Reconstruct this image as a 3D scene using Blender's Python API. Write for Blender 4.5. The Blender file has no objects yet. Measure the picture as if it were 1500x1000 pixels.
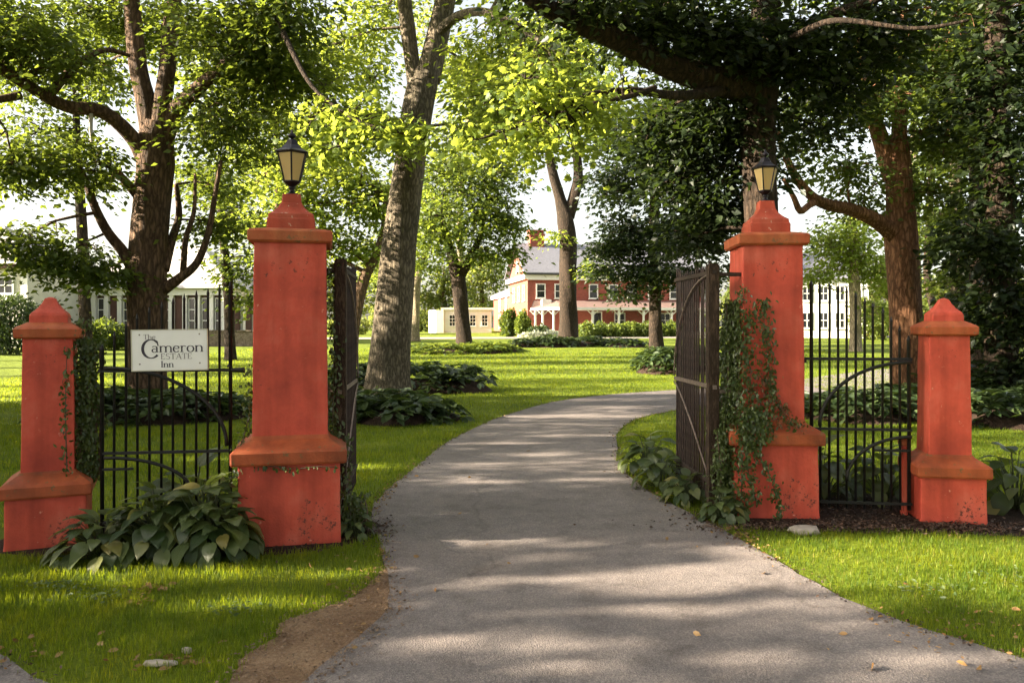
import bpy, bmesh, math, random
import numpy as np
from mathutils import Vector, Matrix
R = math.radians
rng = np.random.default_rng(7)
random.seed(7)
sc = bpy.context.scene
col = sc.collection

# ------------------------------------------------------------------ camera, sky, sun, exposure
F_PX, CAM_H, HOR = 1150.0, 1.6, 480.0          # focal length and horizon in photo pixels (1500 x 1000)
cam_d = bpy.data.cameras.new('camera'); cam = bpy.data.objects.new('camera', cam_d); col.objects.link(cam)
cam_d.sensor_width = 36.0; cam_d.lens = 36.0 * F_PX / 1500.0
cam_d.shift_y = (HOR - 500.0) / 1500.0
cam_d.clip_start = 0.05; cam_d.clip_end = 3000
cam.location = (0, 0, CAM_H); cam.rotation_euler = (R(90), 0, 0)
sc.camera = cam

SUN_EL, SUN_BEHIND = 19.0, 8.0                # sun to the left and a little behind the camera
SUN_STRENGTH, SKY_STRENGTH, EXPOSURE = 5.0, 0.070, 2.7
sd = Vector((-math.cos(R(SUN_BEHIND)) * math.cos(R(SUN_EL)), -math.sin(R(SUN_BEHIND)) * math.cos(R(SUN_EL)), math.sin(R(SUN_EL))))
world = bpy.data.worlds.new('World'); sc.world = world; world.use_nodes = True
wn = world.node_tree.nodes; wl = world.node_tree.links
bg = wn['Background']
sky = wn.new('ShaderNodeTexSky'); sky.sky_type = 'NISHITA'; sky.sun_disc = False
sky.sun_elevation = R(SUN_EL); sky.sun_rotation = math.atan2(sd.x, sd.y)
sky.air_density = 1.0; sky.dust_density = 3.0; sky.ozone_density = 0.6
hs = wn.new('ShaderNodeHueSaturation'); hs.inputs['Saturation'].default_value = 0.42
wl.new(sky.outputs[0], hs.inputs['Color'])
tint = wn.new('ShaderNodeMix'); tint.data_type = 'RGBA'; tint.blend_type = 'MULTIPLY'
tint.inputs[0].default_value = 1.0; tint.inputs[7].default_value = (1.0, 0.965, 0.90, 1)
wl.new(hs.outputs[0], tint.inputs[6]); wl.new(tint.outputs[2], bg.inputs['Color'])
bg.inputs['Strength'].default_value = SKY_STRENGTH
sun_d = bpy.data.lights.new('sun', 'SUN'); sun = bpy.data.objects.new('sun', sun_d); col.objects.link(sun)
sun_d.energy = SUN_STRENGTH; sun_d.angle = R(0.5); sun_d.color = (1.0, 0.87, 0.66)
sun.rotation_euler = (-sd).to_track_quat('-Z', 'Y').to_euler()
vs = sc.view_settings
vs.view_transform = 'Standard'; vs.look = 'None'; vs.gamma = 1.0; vs.use_curve_mapping = False; vs.exposure = EXPOSURE
sc.cycles.max_bounces = 5; sc.cycles.diffuse_bounces = 2; sc.cycles.glossy_bounces = 2; sc.cycles.transmission_bounces = 4; sc.cycles.transparent_max_bounces = 4
sc.cycles.use_adaptive_sampling = True; sc.cycles.adaptive_threshold = 0.02
sc.cycles.caustics_reflective = False; sc.cycles.caustics_refractive = False

# ------------------------------------------------------------------ helpers
def ground_z(x, y):
    t = np.maximum(np.asarray(y, float) - 24.0, 0.0)
    t = np.minimum(t, 90)
    return 0.0165 * t * t / (t + 8.0)
def gz(x, y): return float(ground_z(x, y))
def P(px, py, Y):                                # a point of the place from where it shows and how far it is
    return Vector(((px - 750) / F_PX * Y, Y, CAM_H + (HOR - py) / F_PX * Y))

def link(o, parent=None, **props):
    col.objects.link(o)
    if parent is not None: o.parent = parent
    for k, v in props.items(): o[k] = v
    return o
def empty(name, loc=(0, 0, 0), rz=0.0, label=None, cat=None, group=None, kind=None):
    o = bpy.data.objects.new(name, None); o.empty_display_size = 0.1
    o.location = loc; o.rotation_euler = (0, 0, rz); col.objects.link(o)
    tag(o, label, cat, group, kind); return o
def tag(o, label=None, cat=None, group=None, kind=None):
    if label: o['label'] = label
    if cat: o['category'] = cat
    if group: o['group'] = group
    if kind: o['kind'] = kind
    return o
def fast_mesh(name, V, F, mat, smooth=False):
    V = np.asarray(V, np.float32); F = np.asarray(F, np.int32)
    m = bpy.data.meshes.new(name)
    m.vertices.add(len(V)); m.vertices.foreach_set('co', V.ravel())
    k = F.shape[1]; n = len(F)
    m.loops.add(n * k); m.loops.foreach_set('vertex_index', F.ravel())
    m.polygons.add(n); m.polygons.foreach_set('loop_start', np.arange(n, dtype=np.int32) * k)
    try: m.polygons.foreach_set('loop_total', np.full(n, k, np.int32))
    except Exception: pass
    if smooth: m.polygons.foreach_set('use_smooth', np.ones(n, bool))
    m.update(calc_edges=True); m.validate()
    if mat: m.materials.append(mat)
    return m
def mobj(name, mesh, parent=None, label=None, cat=None, group=None, kind=None, loc=None, rot=None):
    o = bpy.data.objects.new(name, mesh); col.objects.link(o)
    if parent is not None: o.parent = parent
    if loc is not None: o.location = loc
    if rot is not None: o.rotation_euler = rot
    return tag(o, label, cat, group, kind)
def pymesh(name, V, F, mat, smooth=False):
    m = bpy.data.meshes.new(name); m.from_pydata([tuple(v) for v in V], [], [tuple(f) for f in F]); m.update()
    if smooth:
        for p in m.polygons: p.use_smooth = True
    if mat: m.materials.append(mat)
    return m

class MB:
    """collects simple shapes into one mesh"""
    def __init__(s): s.V = []; s.F = []
    def add(s, V, F):
        b = len(s.V); s.V += [tuple(v) for v in V]; s.F += [tuple(i + b for i in f) for f in F]; return s
    def box(s, x0, x1, y0, y1, z0, z1):
        return s.add([(x0,y0,z0),(x1,y0,z0),(x1,y1,z0),(x0,y1,z0),(x0,y0,z1),(x1,y0,z1),(x1,y1,z1),(x0,y1,z1)],
                     [(0,3,2,1),(4,5,6,7),(0,1,5,4),(1,2,6,5),(2,3,7,6),(3,0,4,7)])
    def prism(s, poly, z0, z1, top=None):
        n = len(poly); top = top or poly
        V = [(x, y, z0) for x, y in poly] + [(x, y, z1) for x, y in top]
        F = [tuple(reversed(range(n))), tuple(range(n, 2*n))] + [(i, (i+1) % n, n+(i+1) % n, n+i) for i in range(n)]
        return s.add(V, F)
    def tube(s, pts, rad, n=8, cap=True):
        V, F = tube(pts, rad, n, cap); return s.add(V, F)
    def mesh(s, name, mat, smooth=False, bevel=0.0):
        m = pymesh(name, s.V, s.F, mat, smooth)
        if bevel:
            bm = bmesh.new(); bm.from_mesh(m)
            bmesh.ops.bevel(bm, geom=bm.edges[:], offset=bevel, segments=2, affect='EDGES', clamp_overlap=True)
            bm.to_mesh(m); bm.free()
        return m
    def build(s, name, mat, parent=None, smooth=False, bevel=0.0, **kw):
        return mobj(name, s.mesh(name, mat, smooth, bevel), parent, **kw)

def tube(pts, rad, n=8, cap=True):
    pts = [Vector(p) for p in pts]; m = len(pts)
    if not hasattr(rad, '__len__'): rad = [rad] * m
    V = []; F = []
    t0 = (pts[1] - pts[0]).normalized()
    u = t0.cross(Vector((0.31, 0.9, 0.13)));
    if u.length < 1e-3: u = t0.cross(Vector((1, 0, 0)))
    u.normalize()
    for i in range(m):
        t = (pts[min(i+1, m-1)] - pts[max(i-1, 0)])
        t = t.normalized() if t.length > 1e-9 else t0
        u = (u - t * u.dot(t)); u.normalize(); w = t.cross(u)
        for k in range(n):
            a = 2*math.pi*k/n
            V.append(tuple(pts[i] + (u*math.cos(a) + w*math.sin(a)) * rad[i]))
    for i in range(m-1):
        for k in range(n):
            F.append((i*n+k, i*n+(k+1) % n, (i+1)*n+(k+1) % n, (i+1)*n+k))
    if cap:
        F.append(tuple(reversed(range(n)))); F.append(tuple(range((m-1)*n, m*n)))
    return V, F
def smooth_path(pts, rad, step):
    """Catmull-Rom through points with radii, sampled every `step` metres"""
    pts = [Vector(p) for p in pts]; n = len(pts); op = []; orr = []
    for i in range(n-1):
        p0, p1, p2, p3 = pts[max(i-1,0)], pts[i], pts[i+1], pts[min(i+2,n-1)]
        k = max(1, int((p2-p1).length/step))
        for j in range(k):
            t = j/k
            q = 0.5*((2*p1)+(p2-p0)*t+(2*p0-5*p1+4*p2-p3)*t*t+(3*p1-p0-3*p2+p3)*t**3)
            op.append(q); orr.append(rad[i]*(1-t)+rad[i+1]*t)
    op.append(pts[-1]); orr.append(rad[-1]); return op, orr

# ------------------------------------------------------------------ materials
def new_mat(name):
    m = bpy.data.materials.new(name); m.use_nodes = True
    return m, m.node_tree.nodes, m.node_tree.links, m.node_tree.nodes['Principled BSDF']
def node(N, t, **kw):
    n = N.new(t)
    for k, v in kw.items():
        if k in n.inputs: n.inputs[k].default_value = v
        else: setattr(n, k, v)
    return n
def ramp(N, stops):
    r = N.new('ShaderNodeValToRGB'); e = r.color_ramp.elements
    e[0].position, e[0].color = stops[0][0], (*stops[0][1], 1)
    e[1].position, e[1].color = stops[-1][0], (*stops[-1][1], 1)
    for p, c in stops[1:-1]:
        x = e.new(p); x.color = (*c, 1)
    return r
def plain(name, c, rough=0.6, metal=0.0, var=0.15, scale=12.0, bump=0.0, spec=0.4):
    m, N, L, b = new_mat(name)
    tc = node(N, 'ShaderNodeTexCoord'); no = node(N, 'ShaderNodeTexNoise', Scale=scale, Detail=6.0)
    L.new(tc.outputs['Object'], no.inputs['Vector'])
    r = ramp(N, [(0.3, tuple(x*(1-var) for x in c)), (0.7, tuple(min(1, x*(1+var)) for x in c))])
    L.new(no.outputs[0], r.inputs[0]); L.new(r.outputs[0], b.inputs['Base Color'])
    b.inputs['Roughness'].default_value = rough; b.inputs['Metallic'].default_value = metal
    b.inputs['Specular IOR Level'].default_value = spec
    if bump:
        bp = node(N, 'ShaderNodeBump', Strength=bump, Distance=0.01)
        L.new(no.outputs[0], bp.inputs['Height']); L.new(bp.outputs[0], b.inputs['Normal'])
    return m
def leaf_mat(name, c0, c1, trans, tmix=0.45, rough=0.5, spec=0.35):
    m, N, L, b = new_mat(name)
    g = node(N, 'ShaderNodeNewGeometry')
    r = ramp(N, [(0.0, c0), (1.0, c1)]); L.new(g.outputs['Random Per Island'], r.inputs[0])
    L.new(r.outputs[0], b.inputs['Base Color'])
    b.inputs['Roughness'].default_value = rough; b.inputs['Specular IOR Level'].default_value = spec
    t = node(N, 'ShaderNodeBsdfTranslucent')
    mx = node(N, 'ShaderNodeMix', data_type='RGBA', blend_type='MULTIPLY'); mx.inputs[0].default_value = 1.0
    r2 = ramp(N, [(0.0, tuple(x*0.75 for x in trans)), (1.0, tuple(min(1, x*1.2) for x in trans))])
    L.new(g.outputs['Random Per Island'], r2.inputs[0]); L.new(r2.outputs[0], t.inputs['Color'])
    ms = node(N, 'ShaderNodeMixShader'); ms.inputs[0].default_value = tmix
    L.new(b.outputs[0], ms.inputs[1]); L.new(t.outputs[0], ms.inputs[2])
    L.new(ms.outputs[0], N['Material Output'].inputs['Surface'])
    return m
def bark_mat(name, c0, c1, scale=5.0, depth=0.03):
    m, N, L, b = new_mat(name)
    tc = node(N, 'ShaderNodeTexCoord'); mp = node(N, 'ShaderNodeMapping'); mp.inputs['Scale'].default_value = (1, 1, 0.26)
    L.new(tc.outputs['Object'], mp.inputs['Vector'])
    vo = node(N, 'ShaderNodeTexVoronoi', Scale=scale*3.0); vo.feature = 'DISTANCE_TO_EDGE'
    no = node(N, 'ShaderNodeTexNoise', Scale=scale*4, Detail=8.0, Roughness=0.65)
    L.new(mp.outputs[0], no.inputs['Vector'])
    ad = node(N, 'ShaderNodeVectorMath'); ad.operation = 'ADD'
    sc_ = node(N, 'ShaderNodeVectorMath'); sc_.operation = 'SCALE'; sc_.inputs['Scale'].default_value = 0.12
    L.new(no.outputs['Color'], sc_.inputs[0]); L.new(mp.outputs[0], ad.inputs[0]); L.new(sc_.outputs[0], ad.inputs[1])
    L.new(ad.outputs[0], vo.inputs['Vector'])
    mt = node(N, 'ShaderNodeMath'); mt.operation = 'MULTIPLY_ADD'; mt.inputs[1].default_value = 0.55
    L.new(no.outputs[0], mt.inputs[0])
    mv = node(N, 'ShaderNodeMath'); mv.operation = 'MULTIPLY'; mv.inputs[1].default_value = 2.2; mv.use_clamp = True
    L.new(vo.outputs['Distance'], mv.inputs[0]); L.new(mv.outputs[0], mt.inputs[2])
    big = node(N, 'ShaderNodeTexNoise', Scale=1.1, Detail=3.0); L.new(tc.outputs['Object'], big.inputs['Vector'])
    r = ramp(N, [(0.15, c0), (0.75, c1), (1.0, tuple(min(1, x*1.35) for x in c1))]); L.new(mt.outputs[0], r.inputs[0])
    mx = node(N, 'ShaderNodeMix', data_type='RGBA', blend_type='MULTIPLY'); mx.inputs[0].default_value = 0.7
    rb = ramp(N, [(0.3, (0.6, 0.62, 0.55)), (0.7, (1.15, 1.1, 1.0))]); L.new(big.outputs[0], rb.inputs[0])
    L.new(r.outputs[0], mx.inputs[6]); L.new(rb.outputs[0], mx.inputs[7]); L.new(mx.outputs[2], b.inputs['Base Color'])
    bp = node(N, 'ShaderNodeBump', Strength=0.9, Distance=depth); L.new(mt.outputs[0], bp.inputs['Height']); L.new(bp.outputs[0], b.inputs['Normal'])
    b.inputs['Roughness'].default_value = 0.85; b.inputs['Specular IOR Level'].default_value = 0.2
    return m
def stucco_mat(name, c, dark, wear, worn=0.0):
    """painted cement render: blotchy paint, hairline relief, worn spots with a shape of their own"""
    m, N, L, b = new_mat(name)
    tc = node(N, 'ShaderNodeTexCoord')
    n1 = node(N, 'ShaderNodeTexNoise', Scale=2.2, Detail=7.0, Roughness=0.62); L.new(tc.outputs['Object'], n1.inputs['Vector'])
    r1 = ramp(N, [(0.34, dark), (0.52, c), (0.70, (min(1, c[0]*1.08), c[1]*1.65, c[2]*1.85))]); L.new(n1.outputs[0], r1.inputs[0])
    mp = node(N, 'ShaderNodeMapping'); mp.inputs['Scale'].default_value = (9, 9, 0.9); L.new(tc.outputs['Object'], mp.inputs['Vector'])
    n2 = node(N, 'ShaderNodeTexNoise', Scale=1.0, Detail=5.0); L.new(mp.outputs[0], n2.inputs['Vector'])
    r2 = ramp(N, [(0.35, (0.72, 0.68, 0.62)), (0.6, (1, 1, 1))]); L.new(n2.outputs[0], r2.inputs[0])
    mx = node(N, 'ShaderNodeMix', data_type='RGBA', blend_type='MULTIPLY'); mx.inputs[0].default_value = 0.85
    L.new(r1.outputs[0], mx.inputs[6]); L.new(r2.outputs[0], mx.inputs[7])
    n3 = node(N, 'ShaderNodeTexNoise', Scale=14.0, Detail=8.0, Roughness=0.7); L.new(tc.outputs['Object'], n3.inputs['Vector'])
    r3 = ramp(N, [(0.66 - worn, (0, 0, 0)), (0.70 - worn, (1, 1, 1))]); L.new(n3.outputs[0], r3.inputs[0])
    mw = node(N, 'ShaderNodeMix', data_type='RGBA'); L.new(r3.outputs[0], mw.inputs[0]); L.new(mx.outputs[2], mw.inputs[6]); mw.inputs[7].default_value = (*wear, 1)
    n5 = node(N, 'ShaderNodeTexNoise', Scale=27.0, Detail=6.0, Roughness=0.75); L.new(tc.outputs['Object'], n5.inputs['Vector'])
    n6 = node(N, 'ShaderNodeTexNoise', Scale=1.7, Detail=2.0); L.new(tc.outputs['Object'], n6.inputs['Vector'])
    pr_ = node(N, 'ShaderNodeMath'); pr_.operation = 'MULTIPLY'; L.new(n5.outputs[0], pr_.inputs[0]); L.new(n6.outputs[0], pr_.inputs[1])
    r5 = ramp(N, [(0.355, (0, 0, 0)), (0.385, (1, 1, 1))]); L.new(pr_.outputs[0], r5.inputs[0])
    md = node(N, 'ShaderNodeMix', data_type='RGBA'); L.new(r5.outputs[0], md.inputs[0]); L.new(mw.outputs[2], md.inputs[6]); md.inputs[7].default_value = (dark[0]*.35, dark[1]*.7, dark[2]*.8, 1)
    L.new(md.outputs[2], b.inputs['Base Color'])
    n4 = node(N, 'ShaderNodeTexNoise', Scale=60.0, Detail=4.0); L.new(tc.outputs['Object'], n4.inputs['Vector'])
    ma = node(N, 'ShaderNodeMath'); ma.operation = 'MULTIPLY_ADD'; ma.inputs[1].default_value = 0.35
    L.new(n4.outputs[0], ma.inputs[0]); L.new(n1.outputs[0], ma.inputs[2])
    bp = node(N, 'ShaderNodeBump', Strength=0.6, Distance=0.016); L.new(ma.outputs[0], bp.inputs['Height']); L.new(bp.outputs[0], b.inputs['Normal'])
    b.inputs['Roughness'].default_value = 0.62; b.inputs['Specular IOR Level'].default_value = 0.35
    return m
def ground_mat(name, stops, scale, fine, bump, rough=0.95, dist=0.02):
    m, N, L, b = new_mat(name)
    tc = node(N, 'ShaderNodeTexCoord')
    a = node(N, 'ShaderNodeTexNoise', Scale=scale, Detail=8.0, Roughness=0.6); L.new(tc.outputs['Object'], a.inputs['Vector'])
    f = node(N, 'ShaderNodeTexNoise', Scale=fine, Detail=4.0, Roughness=0.7); L.new(tc.outputs['Object'], f.inputs['Vector'])
    mm = node(N, 'ShaderNodeMath'); mm.operation = 'ADD'; L.new(a.outputs[0], mm.inputs[0]); L.new(f.outputs[0], mm.inputs[1])
    hf = node(N, 'ShaderNodeMath'); hf.operation = 'MULTIPLY'; hf.inputs[1].default_value = 0.5; L.new(mm.outputs[0], hf.inputs[0])
    r = ramp(N, stops); L.new(hf.outputs[0], r.inputs[0]); L.new(r.outputs[0], b.inputs['Base Color'])
    bp = node(N, 'ShaderNodeBump', Strength=bump, Distance=dist); L.new(f.outputs[0], bp.inputs['Height']); L.new(bp.outputs[0], b.inputs['Normal'])
    b.inputs['Roughness'].default_value = rough; b.inputs['Specular IOR Level'].default_value = 0.2
    return m

M = {}
M['stucco'] = stucco_mat('red_stucco', (0.60, 0.086, 0.050), (0.40, 0.054, 0.033), (0.64, 0.26, 0.18))
M['ledge'] = stucco_mat('weathered_red_stucco', (0.42, 0.090, 0.030), (0.24, 0.058, 0.022), (0.17, 0.10, 0.042), 0.07)
M['peel'] = stucco_mat('peeling_red_stucco', (0.40, 0.062, 0.030), (0.24, 0.04, 0.022), (0.50, 0.33, 0.24), 0.05)
M['iron'] = plain('black_iron', (0.018, 0.017, 0.016), 0.5, 0.3, 0.3, 40, 0.2)
M['rust_iron'] = plain('rusty_brown_iron', (0.040, 0.025, 0.019), 0.7, 0.2, 0.45, 25, 0.4)
M['pale_iron'] = plain('worn_pale_iron', (0.20, 0.15, 0.125), 0.6, 0.3, 0.35, 30, 0.3)
M['old_wood'] = bark_mat('weathered_gate_wood', (0.022, 0.014, 0.010), (0.085, 0.056, 0.04), 7, 0.01)
M['lamp_metal'] = plain('black_lamp_metal', (0.022, 0.018, 0.022), 0.35, 0.6, 0.2, 30)
M['sign_white'] = plain('sign_white', (0.86, 0.84, 0.82), 0.45, 0, 0.04, 8)
M['sign_edge'] = plain('sign_cream_edge', (0.62, 0.58, 0.45), 0.6, 0, 0.1, 8)
M['sign_ink'] = plain('sign_ink', (0.045, 0.035, 0.05), 0.6, 0, 0.1, 8)
M['sign_faded'] = plain('sign_faded_ink', (0.28, 0.25, 0.25), 0.6, 0, 0.15, 30)
m, N, L, b = new_mat('lamp_glass'); M['lamp_glass'] = m
b.inputs['Base Color'].default_value = (0.80, 0.66, 0.34, 1); b.inputs['Roughness'].default_value = 0.35
t = node(N, 'ShaderNodeBsdfTranslucent'); t.inputs['Color'].default_value = (0.9, 0.74, 0.38, 1)
ms = node(N, 'ShaderNodeMixShader'); ms.inputs[0].default_value = 0.6
L.new(b.outputs[0], ms.inputs[1]); L.new(t.outputs[0], ms.inputs[2]); L.new(ms.outputs[0], N['Material Output'].inputs['Surface'])

M['bark_brown'] = bark_mat('brown_bark', (0.035, 0.021, 0.014), (0.15, 0.092, 0.06), 4.0, 0.03)
M['bark_grey'] = bark_mat('grey_brown_bark', (0.048, 0.038, 0.029), (0.21, 0.172, 0.13), 5.0, 0.035)
M['bark_dark'] = bark_mat('dark_bark', (0.011, 0.008, 0.006), (0.048, 0.032, 0.023), 4.0, 0.03)  # dark bark, lowered further to paint in the shade on the great-limb tree
M['bark_red'] = bark_mat('flaky_red_bark', (0.075, 0.03, 0.016), (0.26, 0.13, 0.075), 4.5, 0.025)
M['bark_pale'] = bark_mat('pale_bark', (0.12, 0.095, 0.065), (0.30, 0.25, 0.18), 4.0, 0.02)

M['leaf_mid'] = leaf_mat('maple_leaf_green', (0.024, 0.046, 0.010), (0.070, 0.100, 0.020), (0.26, 0.33, 0.035), 0.4)
M['leaf_bright'] = leaf_mat('bright_leaf_green', (0.05, 0.085, 0.014), (0.10, 0.145, 0.025), (0.44, 0.52, 0.06), 0.5)
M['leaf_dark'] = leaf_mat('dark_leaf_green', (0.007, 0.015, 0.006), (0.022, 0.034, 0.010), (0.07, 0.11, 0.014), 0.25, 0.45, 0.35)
M['leaf_far'] = leaf_mat('far_leaf_green', (0.05, 0.08, 0.018), (0.12, 0.15, 0.035), (0.42, 0.46, 0.08), 0.45)
M['leaf_hosta'] = leaf_mat('hosta_leaf_green', (0.035, 0.065, 0.018), (0.085, 0.125, 0.04), (0.16, 0.24, 0.04), 0.25, 0.38, 0.5)
M['leaf_bed'] = leaf_mat('bed_leaf_green', (0.02, 0.04, 0.014), (0.07, 0.10, 0.035), (0.12, 0.18, 0.03), 0.25, 0.4, 0.5)
M['leaf_hedge'] = leaf_mat('hedge_leaf_green', (0.05, 0.085, 0.014), (0.12, 0.16, 0.03), (0.35, 0.42, 0.05), 0.35)
M['leaf_ivy'] = leaf_mat('ivy_leaf_green', (0.03, 0.055, 0.014), (0.10, 0.13, 0.035), (0.18, 0.25, 0.03), 0.25, 0.35, 0.5)
M['leaf_ivy_red'] = leaf_mat('young_ivy_leaf_red', (0.05, 0.06, 0.015), (0.22, 0.06, 0.025), (0.3, 0.14, 0.04), 0.3, 0.4, 0.5)
M['leaf_white'] = leaf_mat('white_flower', (0.35, 0.40, 0.22), (0.75, 0.74, 0.62), (0.5, 0.5, 0.4), 0.3)
M['dry_leaf'] = leaf_mat('dry_leaf', (0.20, 0.10, 0.035), (0.42, 0.26, 0.11), (0.3, 0.18, 0.06), 0.2)
M['mulch_chip'] = leaf_mat('mulch_chip', (0.02, 0.012, 0.008), (0.13, 0.075, 0.05), (0.05, 0.03, 0.02), 0.05)
M['clover'] = leaf_mat('clover_leaf', (0.06, 0.10, 0.03), (0.16, 0.20, 0.08), (0.2, 0.28, 0.06), 0.25)
M['soil_crumb'] = leaf_mat('soil_crumb', (0.12, 0.07, 0.042), (0.27, 0.18, 0.115), (0.05, 0.03, 0.02), 0.05)
M['grass'] = leaf_mat('grass_blade', (0.026, 0.066, 0.006), (0.105, 0.155, 0.011), (0.42, 0.50, 0.02), 0.45, 0.6, 0.2)
# patchy turf: clumps of darker and drier grass
N = M['grass'].node_tree.nodes; L = M['grass'].node_tree.links; b = N['Principled BSDF']
tc = node(N, 'ShaderNodeTexCoord'); gn = node(N, 'ShaderNodeTexNoise', Scale=2.3, Detail=6.0, Roughness=0.7); L.new(tc.outputs['Object'], gn.inputs['Vector'])
gr_ = ramp(N, [(0.34, (0.55, 0.66, 0.75)), (0.5, (1, 1, 1)), (0.68, (1.35, 1.12, 1.0))]); L.new(gn.outputs[0], gr_.inputs[0])
gm = node(N, 'ShaderNodeMix', data_type='RGBA', blend_type='MULTIPLY'); gm.inputs[0].default_value = 1.0
L.new(b.inputs['Base Color'].links[0].from_socket, gm.inputs[6]); L.new(gr_.outputs[0], gm.inputs[7]); L.new(gm.outputs[2], b.inputs['Base Color'])
tb = [n_ for n_ in N if n_.type == 'BSDF_TRANSLUCENT'][0]; gt = node(N, 'ShaderNodeMix', data_type='RGBA', blend_type='MULTIPLY'); gt.inputs[0].default_value = 1.0
L.new(tb.inputs['Color'].links[0].from_socket, gt.inputs[6]); L.new(gr_.outputs[0], gt.inputs[7]); L.new(gt.outputs[2], tb.inputs['Color'])
rg = [n_ for n_ in N if n_.type == 'VALTORGB'][0].color_ramp; rg.elements[1].position = .93; e_ = rg.elements.new(1.0); e_.color = (0.26, 0.21, 0.07, 1)

M['lawn'] = ground_mat('lawn', [(0.3, (0.065, 0.095, 0.006)), (0.5, (0.14, 0.185, 0.011)), (0.7, (0.22, 0.255, 0.018))], 0.9, 45, 0.9, dist=0.04)
M['dirt'] = ground_mat('bare_dirt', [(0.35, (0.13, 0.075, 0.045)), (0.5, (0.24, 0.15, 0.09)), (0.65, (0.36, 0.25, 0.16))], 3.0, 60, 0.8)
M['mulch'] = ground_mat('mulch', [(0.3, (0.012, 0.008, 0.006)), (0.5, (0.04, 0.024, 0.017)), (0.7, (0.09, 0.055, 0.04))], 6.0, 50, 1.0, dist=0.03)
M['gravel_pale'] = ground_mat('pale_gravel', [(0.3, (0.24, 0.21, 0.18)), (0.7, (0.42, 0.38, 0.33))], 1.5, 40, 0.4)
# asphalt: aged grey with pale aggregate
m, N, L, b = new_mat('asphalt'); M['asphalt'] = m
tc = node(N, 'ShaderNodeTexCoord')
a = node(N, 'ShaderNodeTexNoise', Scale=0.8, Detail=6.0, Roughness=0.6); L.new(tc.outputs['Object'], a.inputs['Vector'])
v = node(N, 'ShaderNodeTexVoronoi', Scale=120.0); L.new(tc.outputs['Object'], v.inputs['Vector'])
f = node(N, 'ShaderNodeTexNoise', Scale=160.0, Detail=3.0); L.new(tc.outputs['Object'], f.inputs['Vector'])
r1 = ramp(N, [(0.3, (0.165, 0.141, 0.137)), (0.7, (0.235, 0.203, 0.196))]); L.new(a.outputs[0], r1.inputs[0])
r2 = ramp(N, [(0.0, (0.62, 0.62, 0.63)), (0.5, (0.95, 0.95, 0.95)), (1.0, (1.55, 1.52, 1.45))]); L.new(v.outputs['Color'], r2.inputs[0])
mx = node(N, 'ShaderNodeMix', data_type='RGBA', blend_type='MULTIPLY'); mx.inputs[0].default_value = 0.85
L.new(r1.outputs[0], mx.inputs[6]); L.new(r2.outputs[0], mx.inputs[7])
wn1 = node(N, 'ShaderNodeTexNoise', Scale=1.6, Detail=5.0); L.new(tc.outputs['Object'], wn1.inputs['Vector'])
wa = node(N, 'ShaderNodeVectorMath'); wa.operation = 'MULTIPLY_ADD'; wa.inputs[1].default_value = (.9, .9, .9); L.new(wn1.outputs['Color'], wa.inputs[0]); L.new(tc.outputs['Object'], wa.inputs[2])
cv_ = node(N, 'ShaderNodeTexVoronoi', Scale=.34); cv_.feature = 'DISTANCE_TO_EDGE'; L.new(wa.outputs[0], cv_.inputs['Vector'])
rc = ramp(N, [(0.0, (.35, .33, .32)), (0.004, (.5, .5, .5)), (0.008, (1, 1, 1))]); L.new(cv_.outputs['Distance'], rc.inputs[0])
st = node(N, 'ShaderNodeTexNoise', Scale=3.4, Detail=9.0, Roughness=0.72); L.new(tc.outputs['Object'], st.inputs['Vector'])
rs_ = ramp(N, [(0.36, (.72, .70, .68)), (0.5, (1, 1, 1)), (0.68, (1.18, 1.15, 1.1))]); L.new(st.outputs[0], rs_.inputs[0])
m2 = node(N, 'ShaderNodeMix', data_type='RGBA', blend_type='MULTIPLY'); m2.inputs[0].default_value = 0.3; L.new(mx.outputs[2], m2.inputs[6]); L.new(rc.outputs[0], m2.inputs[7])
m3 = node(N, 'ShaderNodeMix', data_type='RGBA', blend_type='MULTIPLY'); m3.inputs[0].default_value = 0.8; L.new(m2.outputs[2], m3.inputs[6]); L.new(rs_.outputs[0], m3.inputs[7])
L.new(m3.outputs[2], b.inputs['Base Color'])
bp = node(N, 'ShaderNodeBump', Strength=0.6, Distance=0.005); L.new(v.outputs['Distance'], bp.inputs['Height']); L.new(bp.outputs[0], b.inputs['Normal'])
b.inputs['Roughness'].default_value = 0.8; b.inputs['Specular IOR Level'].default_value = 0.3
# buildings
m, N, L, b = new_mat('red_brick'); M['brick'] = m
tc = node(N, 'ShaderNodeTexCoord')
sx = node(N, 'ShaderNodeSeparateXYZ'); L.new(tc.outputs['Object'], sx.inputs[0])
ad = node(N, 'ShaderNodeMath'); ad.operation = 'ADD'; L.new(sx.outputs[0], ad.inputs[0]); L.new(sx.outputs[1], ad.inputs[1])
cx = node(N, 'ShaderNodeCombineXYZ'); L.new(ad.outputs[0], cx.inputs[0]); L.new(sx.outputs[2], cx.inputs[1])
bk = node(N, 'ShaderNodeTexBrick', Scale=1.0); bk.inputs['Brick Width'].default_value = 0.22; bk.inputs['Row Height'].default_value = 0.075; bk.inputs['Mortar Size'].default_value = 0.01
bk.inputs['Color1'].default_value = (0.22, 0.035, 0.025, 1); bk.inputs['Color2'].default_value = (0.31, 0.058, 0.036, 1); bk.inputs['Mortar'].default_value = (0.22, 0.11, 0.085, 1)
L.new(cx.outputs[0], bk.inputs['Vector']); L.new(bk.outputs[0], b.inputs['Base Color']); b.inputs['Roughness'].default_value = 0.85
M['white_paint'] = plain('white_paint', (0.74, 0.72, 0.68), 0.5, 0, 0.05, 3)
M['cream_paint'] = plain('cream_paint', (0.62, 0.58, 0.50), 0.6, 0, 0.07, 3)
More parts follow.
